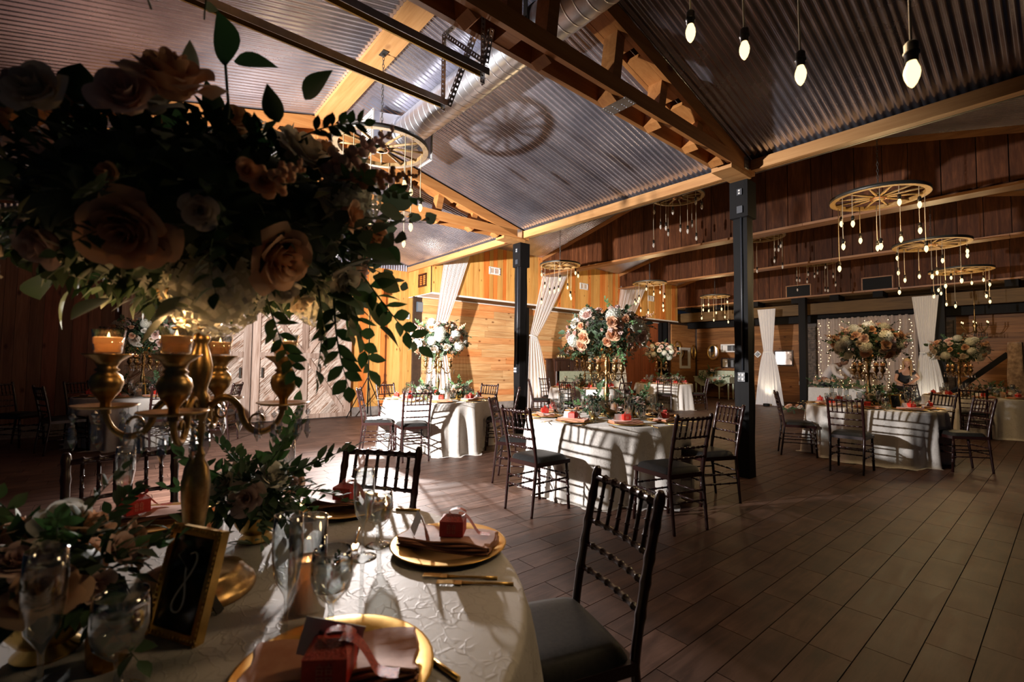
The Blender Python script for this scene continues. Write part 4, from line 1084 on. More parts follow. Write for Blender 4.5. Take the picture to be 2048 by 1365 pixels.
# table number frames
def digit_path(ch):
    if ch == '8':
        P = []
        for i in range(49):
            a = 2*PI*i/48; y = math.cos(a); x = math.sin(2*a)*(.3 if y > 0 else .36)
            P.append((x*.8+.16*y, y))
        return [P]
    if ch == '6':
        P = [(.32*math.cos(a)+.02, -.45+.5*math.sin(a)) for a in [PI+i*2*PI/24 for i in range(25)]]
        return [[(.3, .95), (.05, .7), (-.18, .25), (-.3, -.3)]+P]
    if ch == '1': return [[(-.12, .6), (.12, .95), (-.02, -.95)]]
    if ch == '0': return [[(.36*math.cos(a)+.1*math.sin(a), .92*math.sin(a)) for a in [i*2*PI/28 for i in range(29)]]]
    if ch == '3': return [[(-.3, .75), (0, .95), (.28, .65), (0, .1), (.3, -.4), (0, -.92), (-.34, -.6)]]
    return [[(-.3, .9), (.3, .9), (-.1, -.95)]]
def number_frame(x, y, rz, text, label, W=.135, Hh=.205, tilt=.24):
    t = thing('number_frame', label, 'picture frame', (x, y, ZT), rz)
    T = Matrix.Rotation(-tilt, 4, 'X')
    fr = MB()
    for c_, d_ in (((-W/2+.008, 0, Hh/2), (.018, .02, Hh)), ((W/2-.008, 0, Hh/2), (.018, .02, Hh)), ((0, 0, .008), (W, .02, .018)), ((0, 0, Hh-.008), (W, .02, .018))):
        q = MB().box(c_, d_); fr.put(q, T)
    for i in range(15):
        for z in (.006, Hh-.006): fr.put(MB().ell((-W/2+W*i/14, -.011, z), (.004, .003, .004), 6, 4), T)
    for i in range(22):
        for x_ in (-W/2+.004, W/2-.004): fr.put(MB().ell((x_, -.011, Hh*i/21), (.003, .003, .004), 6, 4), T)
    obj('frame', fr, t, mat=M['gold'])
    obj('dark_glass', MB().put(MB().box((0, -.002, Hh/2), (W-.03, .006, Hh-.03)), T), t, mat=M['dark_mirror'])
    n = len(text)
    for i, ch in enumerate(text):
        for P in digit_path(ch):
            mb = MB(); sx = .055; cx_ = (i-(n-1)/2)*.042
            mb.put(MB().tube([(p[0]*sx+cx_, -.0065, Hh/2+p[1]*.062) for p in P], .0022, 5), T); obj('number', mb, t, mat=M['card'])
    obj('easel_leg', MB().bar((0, .012, Hh*.8), (0, .11, .002), .018, .005, (1, 0, 0)), t, mat=M['dark_steel'])
    return t
number_frame(.112, 1.265, -1.05, '8', 'gold beaded frame with the numeral 8 on dark glass, leaning at the near candelabra', .155, .225)
number_frame(4.42, 3.18, -.2, '6', 'gold frame with a white numeral on the middle table')
number_frame(4.1, 6.32, -.5, '10', 'gold frame with a white numeral on the table by the first swag')
number_frame(8.55, 1.62, -.9, '', 'gold frame with bare dark glass on the table beyond the front post')
number_frame(.28, 9.45, .2, '3', 'gold frame beside the candelabra on the table by the barn doors')
number_frame(8.7, 7.3, -.5, '', 'small gold frame on the table in front of the dark hutch')

# the near table, piece by piece
N_ = WH['T1']
def ch1(x, y, rz, what, card=None, boxrot=0, bx=(0, 0)):
    ware('c', b_simple('charger_plate', CHG, 'plate'), (x, y, ZT), rz, 'gold charger plate '+what, 'charger plates on the near table')
    ware('n', b_simple('napkin', NAP, 'napkin'), (x, y, ZT), rz, 'folded peach napkin on the gold plate '+what, 'napkins on the near table')
    ware('f', b_favor, (x+bx[0], y+bx[1], ZT+.046), boxrot, 'red gift box on the plate '+what, 'red gift boxes on the near table')
    if card: ware('k', b_simple('place_card', CARD, 'card'), (card[0], card[1], ZT+.044), card[2], 'folded white name card on the plate '+what, 'name cards on the near table')
ch1(.847, 1.322, -.95, 'at the right of the near table', (.782, 1.40, -1.9), -.75, (.01, -.01))
ch1(.34, .925, -.5, 'nearest the camera', None, -.62, (-.03, -.06))
ch1(.109, 2.2, 2.9, 'at the left back of the near table', None, .4, (-.05, .0))
ch1(.728, 1.93, 2.2, 'behind the low flowers on the near table', None, -.9, (0, -.02))
# upright written card in front
cd = thing('name_card', 'upright cream name card with dark script, leaning behind the nearest red box', 'card', (.315, .905, ZT+.05), -.55)
T_ = Matrix.Rotation(.25, 4, 'Y')
obj('card', MB().put(MB().box((0, 0, .035), (.11, .002, .07)), T_), cd, mat=M['card'])
sw = MB()
for j, (x0, L) in enumerate(((-.025, .022), (.004, .034))):
    pts = [(x0+L*i/22, -.0016, .044+.006*math.sin(i*1.9+j)+.003*math.sin(i*.8)) for i in range(23)]; sw.put(MB().tube(pts, .0006, 4), T_)
obj('handwriting', sw, cd, mat=M['ink'])
for px, py, w_ in ((.295, 1.1, 'nearest, with the candle behind it'), (.596, 1.416, 'beside the far goblet'), (.032, 2.3, 'in front of the left chair'), (.548, 2.1, 'half hidden behind the low flowers'), (-.085, 1.16, 'at the lower left corner of the picture')):
    ware('fl', b_flute, (px, py, ZT), 0, 'champagne flute on the near table, '+w_, 'champagne flutes on the near table')
for px, py, w_ in ((.39, 1.096, 'with a sprig of mint, beside the lit candle'), (.676, 1.483, 'next to the right-hand plate'), (.425, 1.99, 'behind the low flowers'), (.02, 1.13, 'at the lower left, nearest')):
    ware('go', b_goblet, (px, py, ZT), 0, 'goblet of water on the near table, '+w_, 'water goblets on the near table')
g = obj('mint_sprig', SPR['ruscus'][0], None, (.395, 1.1, ZT+.118), Euler((1.1, 0, -.6)), .045); tag(g, 'sprig of mint standing in the water goblet beside the lit candle', 'garnish')
ware('cy', b_cyl, (.372, 1.212, ZT), 0, 'lit pillar candle in a glass cylinder among the glasses of the near table', 'cylinder candles on the near table')
ware('cy', b_cyl, (.25, 1.85, ZT), 0, 'pillar candle in a glass cylinder behind the low flowers of the near table', 'cylinder candles on the near table')
candle_light(.372, 1.212); candle_light(.25, 1.85)
tv = thing('amber_votive', 'small amber mosaic candle glass at the lower left of the near table', 'candle', (.005, 1.235, ZT))
obj('glass_cup', MB().lathe([(.001, 0), (.03, 0), (.034, .01), (.036, .07), (.034, .07), (.03, .01), (.001, .01)], 14, sm=False), tv, mat=M['amber'])
obj('wax', MB().lathe([(.001, .01), (.029, .01), (.032, .04), (.001, .04)], 14), tv, mat=M['wax'])
def lay(key, b, p, q, label, grp):
    d = Vector(q)-Vector(p); ware(key, b, (p[0], p[1], ZT), math.atan2(d.y, d.x)-PI/2, label, grp)
bf, bk = b_simple('fork', FORK, 'cutlery'), b_simple('knife', KNIFE, 'cutlery')
lay('fo', bf, (.829, 1.041), (.67, 1.191), 'gold fork below the right-hand plate, the one touching it', 'forks on the near table')
lay('fo', bf, (.842, .987), (.69, 1.12), 'gold fork below the right-hand plate, the outer of the two', 'forks on the near table')
lay('kn', bk, (.515, .76), (.488, .985), 'gold knife right of the nearest plate', 'knives on the near table')
lay('fo', bf, (.2, 2.05), (.312, 2.163), 'gold fork behind the candelabra stem, right of the left plate', 'forks on the near table')
lay('kn', bk, (.95, 1.7), (.85, 1.8), 'gold knife near the back edge, beside the far plate', 'knives on the near table')
lay('fo', bf, (.68, 1.65), (.63, 1.55), 'gold fork under the flute at the middle', 'forks on the near table')
low_flowers(.375, 1.77, ZT, 31, 'low peach and cream roses in a gold bowl, middle of the near table', 1.08, 9, True, 20)
lf2 = low_flowers(-.09, 1.36, ZT, 44, 'low dark arrangement with one white rose, at the left of the near table', 1.12, 9, True, 14)
lf2.rotation_euler = (0, 0, 0)
for p, q, k in (((-.077, 1.36, 1.03), 'rose_white', .05), ((-.13, 1.26, .99), 'rose_blush', .045), ((-.09, 1.2, .94), 'rose_peach', .06)):
    obj('rose', ROSE[q][0], lf2, Vector(p)-Vector((-.09, 1.36, ZT)), orient((.05, -.6, .8), k*50), k)

# ================================================================ HANGING THINGS
# ---- wheel chandeliers
WM = {}
def wheel_meshes():
    r, m_ = .5, M['wheel']
    mb = MB(); prof = [(r-.055, -.022), (r, -.022), (r, .022), (r-.055, .022)]
    mb.lathe(prof+[prof[0]], 48, sm=False); WM['rim'] = mb.mesh('rim', m_)
    WM['tyre'] = MB().lathe([(r+.001, -.02), (r+.005, -.02), (r+.005, .02), (r+.001, .02)], 48).mesh('iron_tyre', M['dark_steel'])
    WM['hub'] = MB().lathe([(.03, -.05), (.05, -.045), (.062, -.02), (.062, .02), (.05, .045), (.03, .05)], 20).mesh('hub', m_)
    WM['ring'] = MB().lathe([(.07, -.03), (.085, -.03), (.085, -.022), (.07, -.022), (.07, -.03)], 24).mesh('hub_ring', plain('copper', (.45, .17, .07), .4, .9))
    WM['spoke'] = MB().tube([(.05, 0, 0), (.2, 0, 0), (.3, 0, 0), (.455, 0, 0)], [.013, .016, .012, .014], 8).mesh('spoke', m_)
    WM['socket'] = MB().lathe([(.001, .0), (.01, 0), (.019, -.01), (.019, -.035), (.022, -.037), (.022, -.045), (.018, -.047), (.018, -.068), (.001, -.068)], 14).mesh('socket', M['socket_black'])
    pr = [(.011, -.062), (.014, -.072), (.021, -.092), (.0225, -.105), (.02, -.122), (.013, -.14), (.005, -.151), (.0005, -.154)]
    WM['on'] = MB().lathe(pr, 14).mesh('bulb', M['bulb_on']); WM['off'] = MB().lathe(pr, 14).mesh('bulb', M['bulb_off'])
wheel_meshes()
PAT = [(-.84, .47, 1), (-.75, 1.37, -1), (-.9, 1.78, 1), (-.53, .83, -1), (-.42, .95, 1), (-.04, 1.2, 1), (.03, 1.54, -1), (.41, .47, -1), (.47, 1.05, 1), (.8, .53, -1), (.85, .95, 1), (.95, 1.49, 1)]
def chain_mb(L):
    mb = MB(); n = int(L/.042)
    for i in range(n):
        z = L*(i+.5)/n; pts = []
        for k in range(10):
            a = 2*PI*k/10; pts.append((.011*math.cos(a), 0, z+.027*math.sin(a)))
        q = MB().tube(pts, .0033, 5, closed=True)
        mb.put(q, Matrix.Rotation(PI/2*(i % 2), 4, 'Z'))
    return mb
def chandelier(x, y, z, on, label, top, rot=0, bulbs=None, r=.5, light=0, gz=.75):
    t = thing('wheel_chandelier', label, 'chandelier', (x, y, z), 0, 'wagon wheel chandeliers'); k = r/.5
    for n_, q in (('rim', 'rim'), ('iron_tyre', 'tyre'), ('hub', 'hub'), ('hub_ring', 'ring')): obj(n_, WM[q], t, scale=k)
    for i in range(12): obj('spoke', WM['spoke'], t, rot=Euler((0, 0, rot+i*PI/6)), scale=k)
    obj('chain', chain_mb(top-z-.04), t, (0, 0, .04), mat=M['dark_steel'])
    if bulbs is None:
        fx = Vector((x, y)).normalized(); rx = Vector((fx.y, -fx.x)); bulbs = []
        for lat, dr, s in PAT:
            p = Vector((lat, s*math.sqrt(max(0, 1-lat*lat))*.92)); a = rot*1.0; p = Vector((p.x*math.cos(a)-p.y*math.sin(a), p.x*math.sin(a)+p.y*math.cos(a)))
            q = (rx*p.x+fx*p.y)*r*.93; bulbs.append((q.x, q.y, dr*.5))
    for bx, by, dr in bulbs:
        d = Vector((bx, by)); c = MB().tube([(0, 0, .02), (.004*math.sin(dr*40), .003, -dr*.35), (-.003, .002, -dr*.7), (0, 0, -dr+.1)], .0042, 5)
        pc = obj('pendant_cord', c, t, (bx, by, 0), mat=M['cord'])
        obj('socket', WM['socket'], pc, (0, 0, -dr+.11)); obj('bulb', WM['on' if on else 'off'], pc, (0, 0, -dr+.11))
    if on and light:
        if gz > 1: lamp('chandelier_glow', 'SPOT', (x, y, z-gz), light, (1, .7, .38), (x-.1, y, 0), .25, 158, .5)      # sockets shade the roof
        else: lamp('chandelier_glow', 'POINT', (x, y, z-gz), light, (1, .68, .33), None, .25)
    return t
RV = Vector((.767, -.642)); FV2 = Vector((.642, .767))
def rel(lat, dep, dr): q = RV*lat+FV2*dep; return (q.x, q.y, dr)
B1 = [rel(-.4, .2, .42), rel(-.28, -.35, .85), rel(-.03, .44, 1.02), rel(.03, -.44, .95), rel(.17, .4, .95), rel(.38, -.2, .93), rel(.25, .36, .36), rel(.33, -.3, .52), rel(.41, .12, .62), rel(-.15, -.42, .95)]
chandelier(XR, 4.72, 3.67, True, 'pale wagon wheel chandelier hung by a chain from the ridge board in the hall', ZR-.07, .1, B1, light=6)
chandelier(2.0, .6, 3.6, True, 'nearest lit chandelier, only its bulbs in the top right corner in view', ZR-.07, .3,
           [(-.1, -.3, 1.3), (.19, .11, .99), (.16, .33, .78), (-.03, .49, .7), (-.12, .42, .55), (-.35, .3, .5), (.35, -.3, .7), (-.45, -.1, .6)], light=33, gz=1.05)
for i, (x, lab) in enumerate(((7.72, 'largest lit wheel chandelier in front of the dark board wall'), (11.4, 'second lit wheel chandelier in the right row, overlapping the first bulbs'), (15.0, 'third and smallest lit wheel chandelier of the right row'))):
    chandelier(x, 1.6, 3.64, True, lab, wing_z(1.6)+.1, i*.9, r=(.54, .56, .57)[i], light=58)
for i, (x, lab) in enumerate(((7.9, 'unlit wheel chandelier just below the eave beam, in front of the first dark header'), (11.6, 'unlit wheel chandelier half hidden by the front black post'), (15.3, 'unlit wheel chandelier, rim hidden behind the second header, right of the front post'))):
    chandelier(x, 4.65, (4.5, 4.42, 4.34)[i], False, lab, WZ-.03, .4+i*1.1, r=(.47, .5, .52)[i])
for i, (x, lab) in enumerate(((7.85, 'lit wheel chandelier over the second white swag'), (11.5, 'lit wheel chandelier over the third white swag'), (15.3, 'lit wheel chandelier in front of the mirrors at the back'))):
    chandelier(x, 7.65, 3.66, True, lab, wing_z(7.65)+.1, .6+i*1.3, r=.47, light=58)

# ---- spiral duct
def duct():
    t = thing('spiral_duct', 'round galvanised spiral duct running under the roof beside the ridge board', 'duct', (2.78, 0, 4.36))
    mb = MB(); n = 40
    y0, y1 = -2.5, 5.55; nr_ = int((y1-y0)/.11); vs = []; pts = []; rs = []
    for i in range(nr_):
        y = y0+(y1-y0)*i/nr_; pts += [(0, y, 0), (0, y+.004, 0), (0, y+.09, 0), (0, y+.094, 0), (0, y+.097, 0), (0, y+.103, 0), (0, y+.106, 0)]; rs += [.19, .19, .19, .19, .1925, .1925, .19]
    pts.append((0, y1, 0)); rs.append(.19); mb.tube(pts, rs, 36); obj('duct_pipe', mb, t, mat=M['duct'])
    c = MB().lathe([(.19, 0), (.215, 0), (.215, .06), (.19, .06)], 36, (0, 5.5, 0), T=Matrix.Rotation(-PI/2, 3, 'X')); obj('end_collar', c, t, mat=M['duct'])
    for s, n_ in ((-1, 'register_boot'), (1, 'register_boot')):
        b = MB(); a0 = Vector((s*.05, 5.62, .02)); a1 = Vector((s*.34, 5.78, .0))
        def sq(c_, h, w_): return [c_+Vector((0, -w_, -h)), c_+Vector((0, w_, -h)), c_+Vector((0, w_, h)), c_+Vector((0, -w_, h))]
        P = sq(a0, .17, .14)+sq(a1, .2, .17); P += sq(a1+Vector((s*.08, 0, 0)), .2, .17)
        b.add(P, [(0, 1, 5, 4), (1, 2, 6, 5), (2, 3, 7, 6), (3, 0, 4, 7), (4, 5, 9, 8), (5, 6, 10, 9), (6, 7, 11, 10), (7, 4, 8, 11), (8, 9, 10, 11), (3, 2, 1, 0)])
        bt = obj(n_, b, t, mat=M['duct'])
        g_ = MB(); x_ = a1.x+s*.085
        for dz in (-.2, .2): g_.box((x_, 5.78, dz), (.015, .36, .03))
        for dy in (-.17, .17): g_.box((x_, 5.78+dy, 0), (.015, .03, .42))
        for q in range(11): g_.box((x_, 5.78, -.165+q*.033), (.01, .32, .012), Matrix.Rotation(.6*s, 3, 'Y'))
        obj('register', g_, bt, mat=M['white'])
    for y in (2.95, -.4):
        st = MB(); st.tube([(.2*math.cos(a), y, .2*math.sin(a)) for a in [PI+i*PI/16 for i in range(17)]], .012, 6)
        st.bar((.2, y, 0), (.2, y, .22), .05, .006, (1, 0, 0)); st.bar((-.2, y, 0), (-.2, y, .3), .05, .006, (1, 0, 0))
        st.lathe([(.193, -.035), (.2, -.035), (.2, .035), (.193, .035)], 36, (0, y, 0), T=Matrix.Rotation(-PI/2, 3, 'X'))
        obj('hanger_strap', st, t, mat=M['rubber'])
duct()
# ---- door tracks on perforated angle
def perforated(par, p, q, up=(0, 1, 0), w_=.034, n=None):
    """an L-shaped steel angle with two rows of holes cut through it"""
    p, q = Vector(p), Vector(q); d = q-p; L = d.length; d.normalize(); x = d.cross(Vector(up)).normalized(); y = x.cross(d)
    n = n or max(4, int(L/.036)); mb = MB()
    for ax in (x, y):
        h = .009; c0 = p
        nm = x.cross(y) if 0 else (y if ax is x else x)
        for i in range(n):      # each bay: a square frame round a hole
            a, b = L*i/n, L*(i+1)/n; m_ = (a+b)/2
            O = [c0+d*a, c0+d*b, c0+d*b+ax*w_, c0+d*a+ax*w_]
            k = [c0+d*m_+ax*w_/2+d*(h*math.cos(t_))+ax*(h*math.sin(t_)) for t_ in [5*PI/4+j*PI/4 for j in range(8)]]
            # k[0]=near a low, k[2]=near b low, k[4]=b high, k[6]=a high
            mb.add(O+k, [(0, 1, 6, 5, 4), (1, 2, 8, 7, 6), (2, 3, 10, 9, 8), (3, 0, 4, 11, 10)])
    o = obj('perforated_angle', mb, par, mat=M['steel'])
    md = o.modifiers.new('solid', 'SOLIDIFY'); md.thickness = .003
    return o
tr = thing('door_track', 'pair of overhead door tracks on a perforated steel angle bracket under the roof', 'track', (0, 0, 0))
for y, x1, z in ((3.06, 1.87, 3.36), (2.62, 1.93, 3.42)):
    mb = MB(); x0 = -1.6
    P = [(-.03, .022), (-.03, .026), (.026, .026), (.03, .02), (.03, -.02), (.024, -.028), (.012, -.028), (.012, -.024), (.022, -.022), (.026, -.016), (.026, .016), (.02, .022)]
    vs = [(x0, y+a, z+b) for a, b in P]+[(x1, y+a, z+b) for a, b in P]; n = len(P)
    mb.add(vs, [(i, (i+1) % n, n+(i+1) % n, n+i) for i in range(n)]+[tuple(range(n))[::-1], tuple(range(n, 2*n))]); tk = obj('track', mb, tr, mat=M['brass_rail'])
    obj('track_web', MB().box(((x0+x1)/2, y-.032, z-.0), (x1-x0, .004, .05)), tk, mat=M['steel'])
perforated(tr, (1.85, 3.05, 3.3), (1.85, 3.05, 3.9)); perforated(tr, (1.91, 2.62, 3.34), (1.91, 2.62, 3.94))
perforated(tr, (1.85, 3.05, 3.9), (1.91, 2.62, 3.92), (0, 0, 1)); perforated(tr, (1.86, 3.03, 3.34), (1.91, 2.64, 3.92), (1, 0, 0)); perforated(tr, (1.85, 3.05, 3.88), (1.91, 2.62, 3.48), (1, 0, 0))
perforated(tr, (1.91, 2.62, 3.5), (1.91, 2.56, 3.72), (1, 0, 0))
bkt = thing('chain_hook', 'small steel hook plate screwed to the ridge board, holding the chandelier chain', 'hook', (XR, 4.72, ZR-.07))
obj('plate', MB().box((0, 0, -.004), (.06, .12, .008)), bkt, mat=M['dark_steel']); obj('hook', MB().tube([(.0+.015*math.cos(a), 0, -.03+.02*math.sin(a)) for a in [i*.5 for i in range(11)]], .004, 6), bkt, mat=M['dark_steel'])

# ---- white drapes
def drape(name, label, top, tie, bot, group, nf=7, mat='drape', out=(0, -1, 0), amp=.017, seed=1, cat='curtain', ztie=None, ends=True):
    """top, tie, bot: left and right points; the cloth is gathered at the tie"""
    rr = random.Random(seed); ph = rr.uniform(0, 6); out = Vector(out).normalized(); T0, T1, K0, K1, B0, B1_ = [Vector(p) for p in (*top, *tie, *bot)]
    mb = MB()
    def f(u, v):
        vt = .52
        if v < vt:
            t = v/vt; e = t*t*(3-2*t); bow = math.sin(PI*t)*.0
            a = T0.lerp(K0, t); b = T1.lerp(K1, t); sq = 1-.0*e
            # the free edge hangs in a curve
            b = b+(K1-T1).cross(out).normalized()*0
            sag = .1*math.sin(PI*t)
            b = b+Vector((0, 0, -sag*abs(T1.x-K1.x+T1.y-K1.y)*.6))
        else:
            t = (v-vt)/(1-vt); e = t**.6
            a = K0.lerp(B0, e); b = K1.lerp(B1_, e); zt = K0.z+(B0.z-K0.z)*t; a.z = zt; b.z = K1.z+(B1_.z-K1.z)*t
        p = a.lerp(b, u); w_ = (b-a).length
        d = amp*(.3+.7*v)*math.sin(2*PI*nf*u+ph+1.1*math.sin(2.2*v+u*5))+.008*math.sin(2*PI*nf*2.7*u+ph*2+2*v)
        if abs(v-vt) < .012: d += .02
        return p+out*d
    mb.grid(f, 90, 44)
    t = obj(name, mb, None, mat=M[mat]); tag(t, label, cat, group)
    c = (K0+K1)/2; L = (K1-K0).length/2; ax = (K1-K0).normalized()
    tm_ = MB().tube([c+ax*(L*1.08*math.cos(a))+out*(.07*math.sin(a)) for a in [i*2*PI/20 for i in range(20)]], .014, 6, closed=True)
    obj('tie_back', tm_, t, mat=M['linen'])
    return t
G_ = 'tied white drapes'
drape('white_drape', 'first white swag, hung from the eave beam at the corner of the pine wall', ((6.12, 10.02, 3.86), (6.95, 10.02, 4.2)), ((5.86, 10.0, 1.95), (6.08, 10.0, 1.9)), ((5.6, 10.05, .03), (6.6, 10.1, .03)), G_, 6, seed=1)
drape('white_drape', 'second white swag, sweeping down behind the farther black post', ((9.6, 10.02, 4.05), (10.75, 10.02, 4.32)), ((9.05, 10.0, 2.15), (9.32, 10.0, 2.08)), ((9.0, 10.05, .03), (9.95, 10.1, .03)), G_, 6, seed=2)
drape('white_drape', 'third white swag, behind the largest lit bouquet', ((13.3, 10.02, 4.05), (14.9, 10.02, 4.3)), ((12.9, 10.0, 2.1), (13.2, 10.0, 2.05)), ((12.8, 10.05, .03), (13.9, 10.1, .03)), G_, 7, seed=3)
drape('white_drape', 'straight white drape tied at the middle, just right of the front black post', ((16.75, 6.87, 3.26), (16.75, 6.3, 3.26)), ((16.75, 6.69, 1.8), (16.75, 6.4, 1.8)), ((16.7, 6.95, .02), (16.7, 6.05, .02)), G_, 6, out=(-1, 0, 0), seed=4)
drape('white_drape', 'straight white drape tied at the middle, right of the fairy-lit curtain', ((16.75, 2.78, 3.3), (16.75, 2.22, 3.3)), ((16.75, 2.63, 1.75), (16.75, 2.37, 1.75)), ((16.7, 2.8, .02), (16.7, 2.05, .02)), G_, 6, out=(-1, 0, 0), seed=5)
def uplight(x, y, label, tgt, e=45):
    t = thing('uplight', label, 'lamp', (x, y, .0), 0, 'floor uplights')
    obj('can', MB().lathe([(.001, .004), (.09, .004), (.1, .03), (.1, .09), (.085, .095), (.08, .07), (.001, .07)], 20), t, mat=M['black'])
    obj('lens', MB().lathe([(.001, .074), (.078, .074)], 20), t, mat=emit('uplight_lens', (1, .9, .7), 3))
    lamp('uplight_beam', 'SPOT', (x, y, .12), e, (1, .86, .62), tgt, .05, 75, .8)
uplight(16.45, 6.5, 'black floor uplight at the foot of the drape right of the front black post', (16.75, 6.5, 1.6))
uplight(16.45, 2.45, 'black floor uplight at the foot of the drape beside the fairy-lit curtain', (16.75, 2.45, 1.6))
uplight(9.4, 9.75, 'black floor uplight at the foot of the second white swag', (9.5, 10.1, 1.6))
uplight(13.3, 9.75, 'black floor uplight at the foot of the third white swag', (13.4, 10.1, 1.6), 45)
uplight(6.1, 9.75, 'black floor uplight at the foot of the first white swag', (6.1, 10.1, 1.6), 20)
# sheer backdrop with fairy lights
bd = MB(); 
def bf_(u, v):
    y = 5.5-u*2.6; return (18.14+.035*math.sin(u*95)+.018*math.sin(u*41+v*2), y, 2.93*(1-v)+.02)
bd.grid(bf_, 260, 10); bdo = obj('sheer_backdrop', bd, None, mat=M['sheer']); tag(bdo, 'pleated blush sheer curtain with fairy lights behind the bouquet on the right', 'curtain')
obj('curtain_rail', MB().tube([(18.14, 5.55, 2.95), (18.14, 2.85, 2.95)], .02, 8), bdo, mat=M['black'])
sg = MB(); sg.grid(lambda u, v: (18.06+.03*math.sin(u*40), 4.1-u*.5*(1-v*.6)-v*.9, 2.93-1.6*v+.02*math.sin(u*18)), 30, 16); obj('swag', sg, bdo, mat=M['sheer'])
fy = MB()
for k in range(9):
    y = 5.42-k*.3+R.uniform(-.05, .05)
    for i in range(26): fy.ell((18.07+R.uniform(-.03, 0), y+R.uniform(-.05, .05), 2.8-i*.1+R.uniform(-.03, .03)), (.009, .009, .009), 5, 3)
stuff(obj('fairy_lights', fy, bdo, mat=M['fairy']))

# ================================================================ WALL FITTINGS
def vent(c, w_, h, label, ax='Y', mat='white', slat='white', n=9):
    t = thing('wall_vent', label, 'vent', c, 0 if ax == 'Y' else -PI/2)
    fr = MB()
    for dz in (-h/2, h/2): fr.box((0, 0, dz), (w_+.04, .03, .035))
    for dx in (-w_/2, w_/2): fr.box((dx, 0, 0), (.035, .03, h))
    fr.box((0, .0, 0), (.015, .025, h)); obj('frame', fr, t, mat=M[mat])
    obj('duct_back', MB().box((0, .02, 0), (w_, .008, h)), t, mat=M['black'] if slat != 'white' else M['grey'])
    for i in range(n): obj('slat', MB().box((0, .0, 0), (w_, .02, .006), Matrix.Rotation(.6, 3, 'X')), t, (0, 0, -h/2+h*(i+.5)/n), mat=M[slat])
vent((7.8, YU-.01, 3.86), .34, .17, 'white louvred vent on the pine wall between the first and second swag')
vent((11.47, YU-.01, 3.85), .34, .17, 'white louvred vent on the pine wall between the second and third swag')
vent((15.25, YU-.01, 3.82), .34, .17, 'white louvred vent on the pine wall right of the third swag')
vent((XP-.02, 10.52, 3.42), .36, .3, 'dark wooden louvred vent beside the top of the first swag', 'X', 'header', 'header', 6)
for y0, y1 in ((3.25, 3.98), (5.35, 6.07)):
    t = thing('header_grille', 'black rectangular grille in the last dark header, '+('right' if y0 < 4 else 'left')+' of the two', 'vent', (XH[2]-.02, (y0+y1)/2, 3.82))
    fr = MB()
    for dz in (-.19, .19): fr.box((0, 0, dz), (.03, y1-y0, .03))
    for dy in (-(y1-y0)/2, (y1-y0)/2): fr.box((0, dy, 0), (.03, .03, .4))
    obj('frame', fr, t, mat=M['header_b']); obj('mesh_panel', MB().box((.0, 0, 0), (.015, y1-y0, .38)), t, mat=M['black'])
t = thing('wall_speaker', 'small dark loudspeaker on the corner wall left of the first swag', 'speaker', (5.98, YW+.1, 2.78))
obj('cabinet', MB().box((0, 0, 0), (.2, .16, .26)), t, mat=plain('speaker_grey', (.09, .12, .15), .5)); obj('grille', MB().box((-.0, -.083, 0), (.17, .01, .22)), t, mat=M['grey']); obj('bracket', MB().bar((0, .05, .0), (0, .3, .05), .03, .03), t, mat=M['black'])
t = thing('thermostat', 'small white control box below the loudspeaker on the pine boards', 'switch', (5.82, YL-.03, 2.55)); obj('case', MB().box((0, 0, 0), (.09, .03, .15)), t, mat=M['white']); obj('button', MB().box((0, -.017, -.02), (.03, .006, .03)), t, mat=M['grey'])
# mirrors and pictures at the back
def frame(c, w_, h, label, rz, fm, gm, fw=.06, name='wall_mirror', cat='mirror', oval=False):
    t = thing(name, label, cat, c, rz)      # faces -y before turning
    if oval:
        mb = MB(); n = 40
        pr = [(1, .0), (1.0, -.03), (.93, -.05), (.84, -.03), (.82, 0)]
        vs = []
        for r, d in pr:
            for j in range(n): a = 2*PI*j/n; vs.append((r*w_/2*math.cos(a), d, r*h/2*math.sin(a)))
        mb.add(vs, [(i*n+j, i*n+(j+1) % n, (i+1)*n+(j+1) % n, (i+1)*n+j) for i in range(len(pr)-1) for j in range(n)], True); obj('frame', mb, t, mat=M[fm])
        g_ = MB().add([(.84*w_/2*math.cos(2*PI*j/n), -.012, .84*h/2*math.sin(2*PI*j/n)) for j in range(n)], [tuple(range(n))]); obj('glass', g_, t, mat=M[gm])
    else:
        mb = MB()
        for dz in (-h/2+fw/2, h/2-fw/2): mb.box((0, -.02, dz), (w_, .05, fw))
        for dx in (-w_/2+fw/2, w_/2-fw/2): mb.box((dx, -.02, 0), (fw, .05, h-2*fw))
        for dz in (-h/2+fw, h/2-fw): mb.box((0, -.012, dz), (w_-2*fw, .03, .012))
        obj('frame', mb, t, mat=M[fm]); obj('glass', MB().box((0, -.005, 0), (w_-2*fw, .01, h-2*fw)), t, mat=M[gm])
    return t
frame((18.02, 10.32, 1.62), .8, .86, 'white framed rectangular mirror at the back, beside the last bouquet', 0, 'white', 'mirror', .1)
frame((18.72, 10.32, 1.87), .34, .62, 'narrow gilt oval mirror seen edge on, in the back corner', 0, 'plate_gold', 'mirror', oval=True)
frame((17.45, 10.32, 2.0), .5, .62, 'ornate gilt oval mirror above the last bouquet', 0, 'plate_gold', 'mirror', oval=True)
frame((18.89, 9.52, 1.87), .5, .64, 'gilt oval mirror on the back wall above the green desk', -PI/2, 'plate_gold', 'mirror', oval=True)
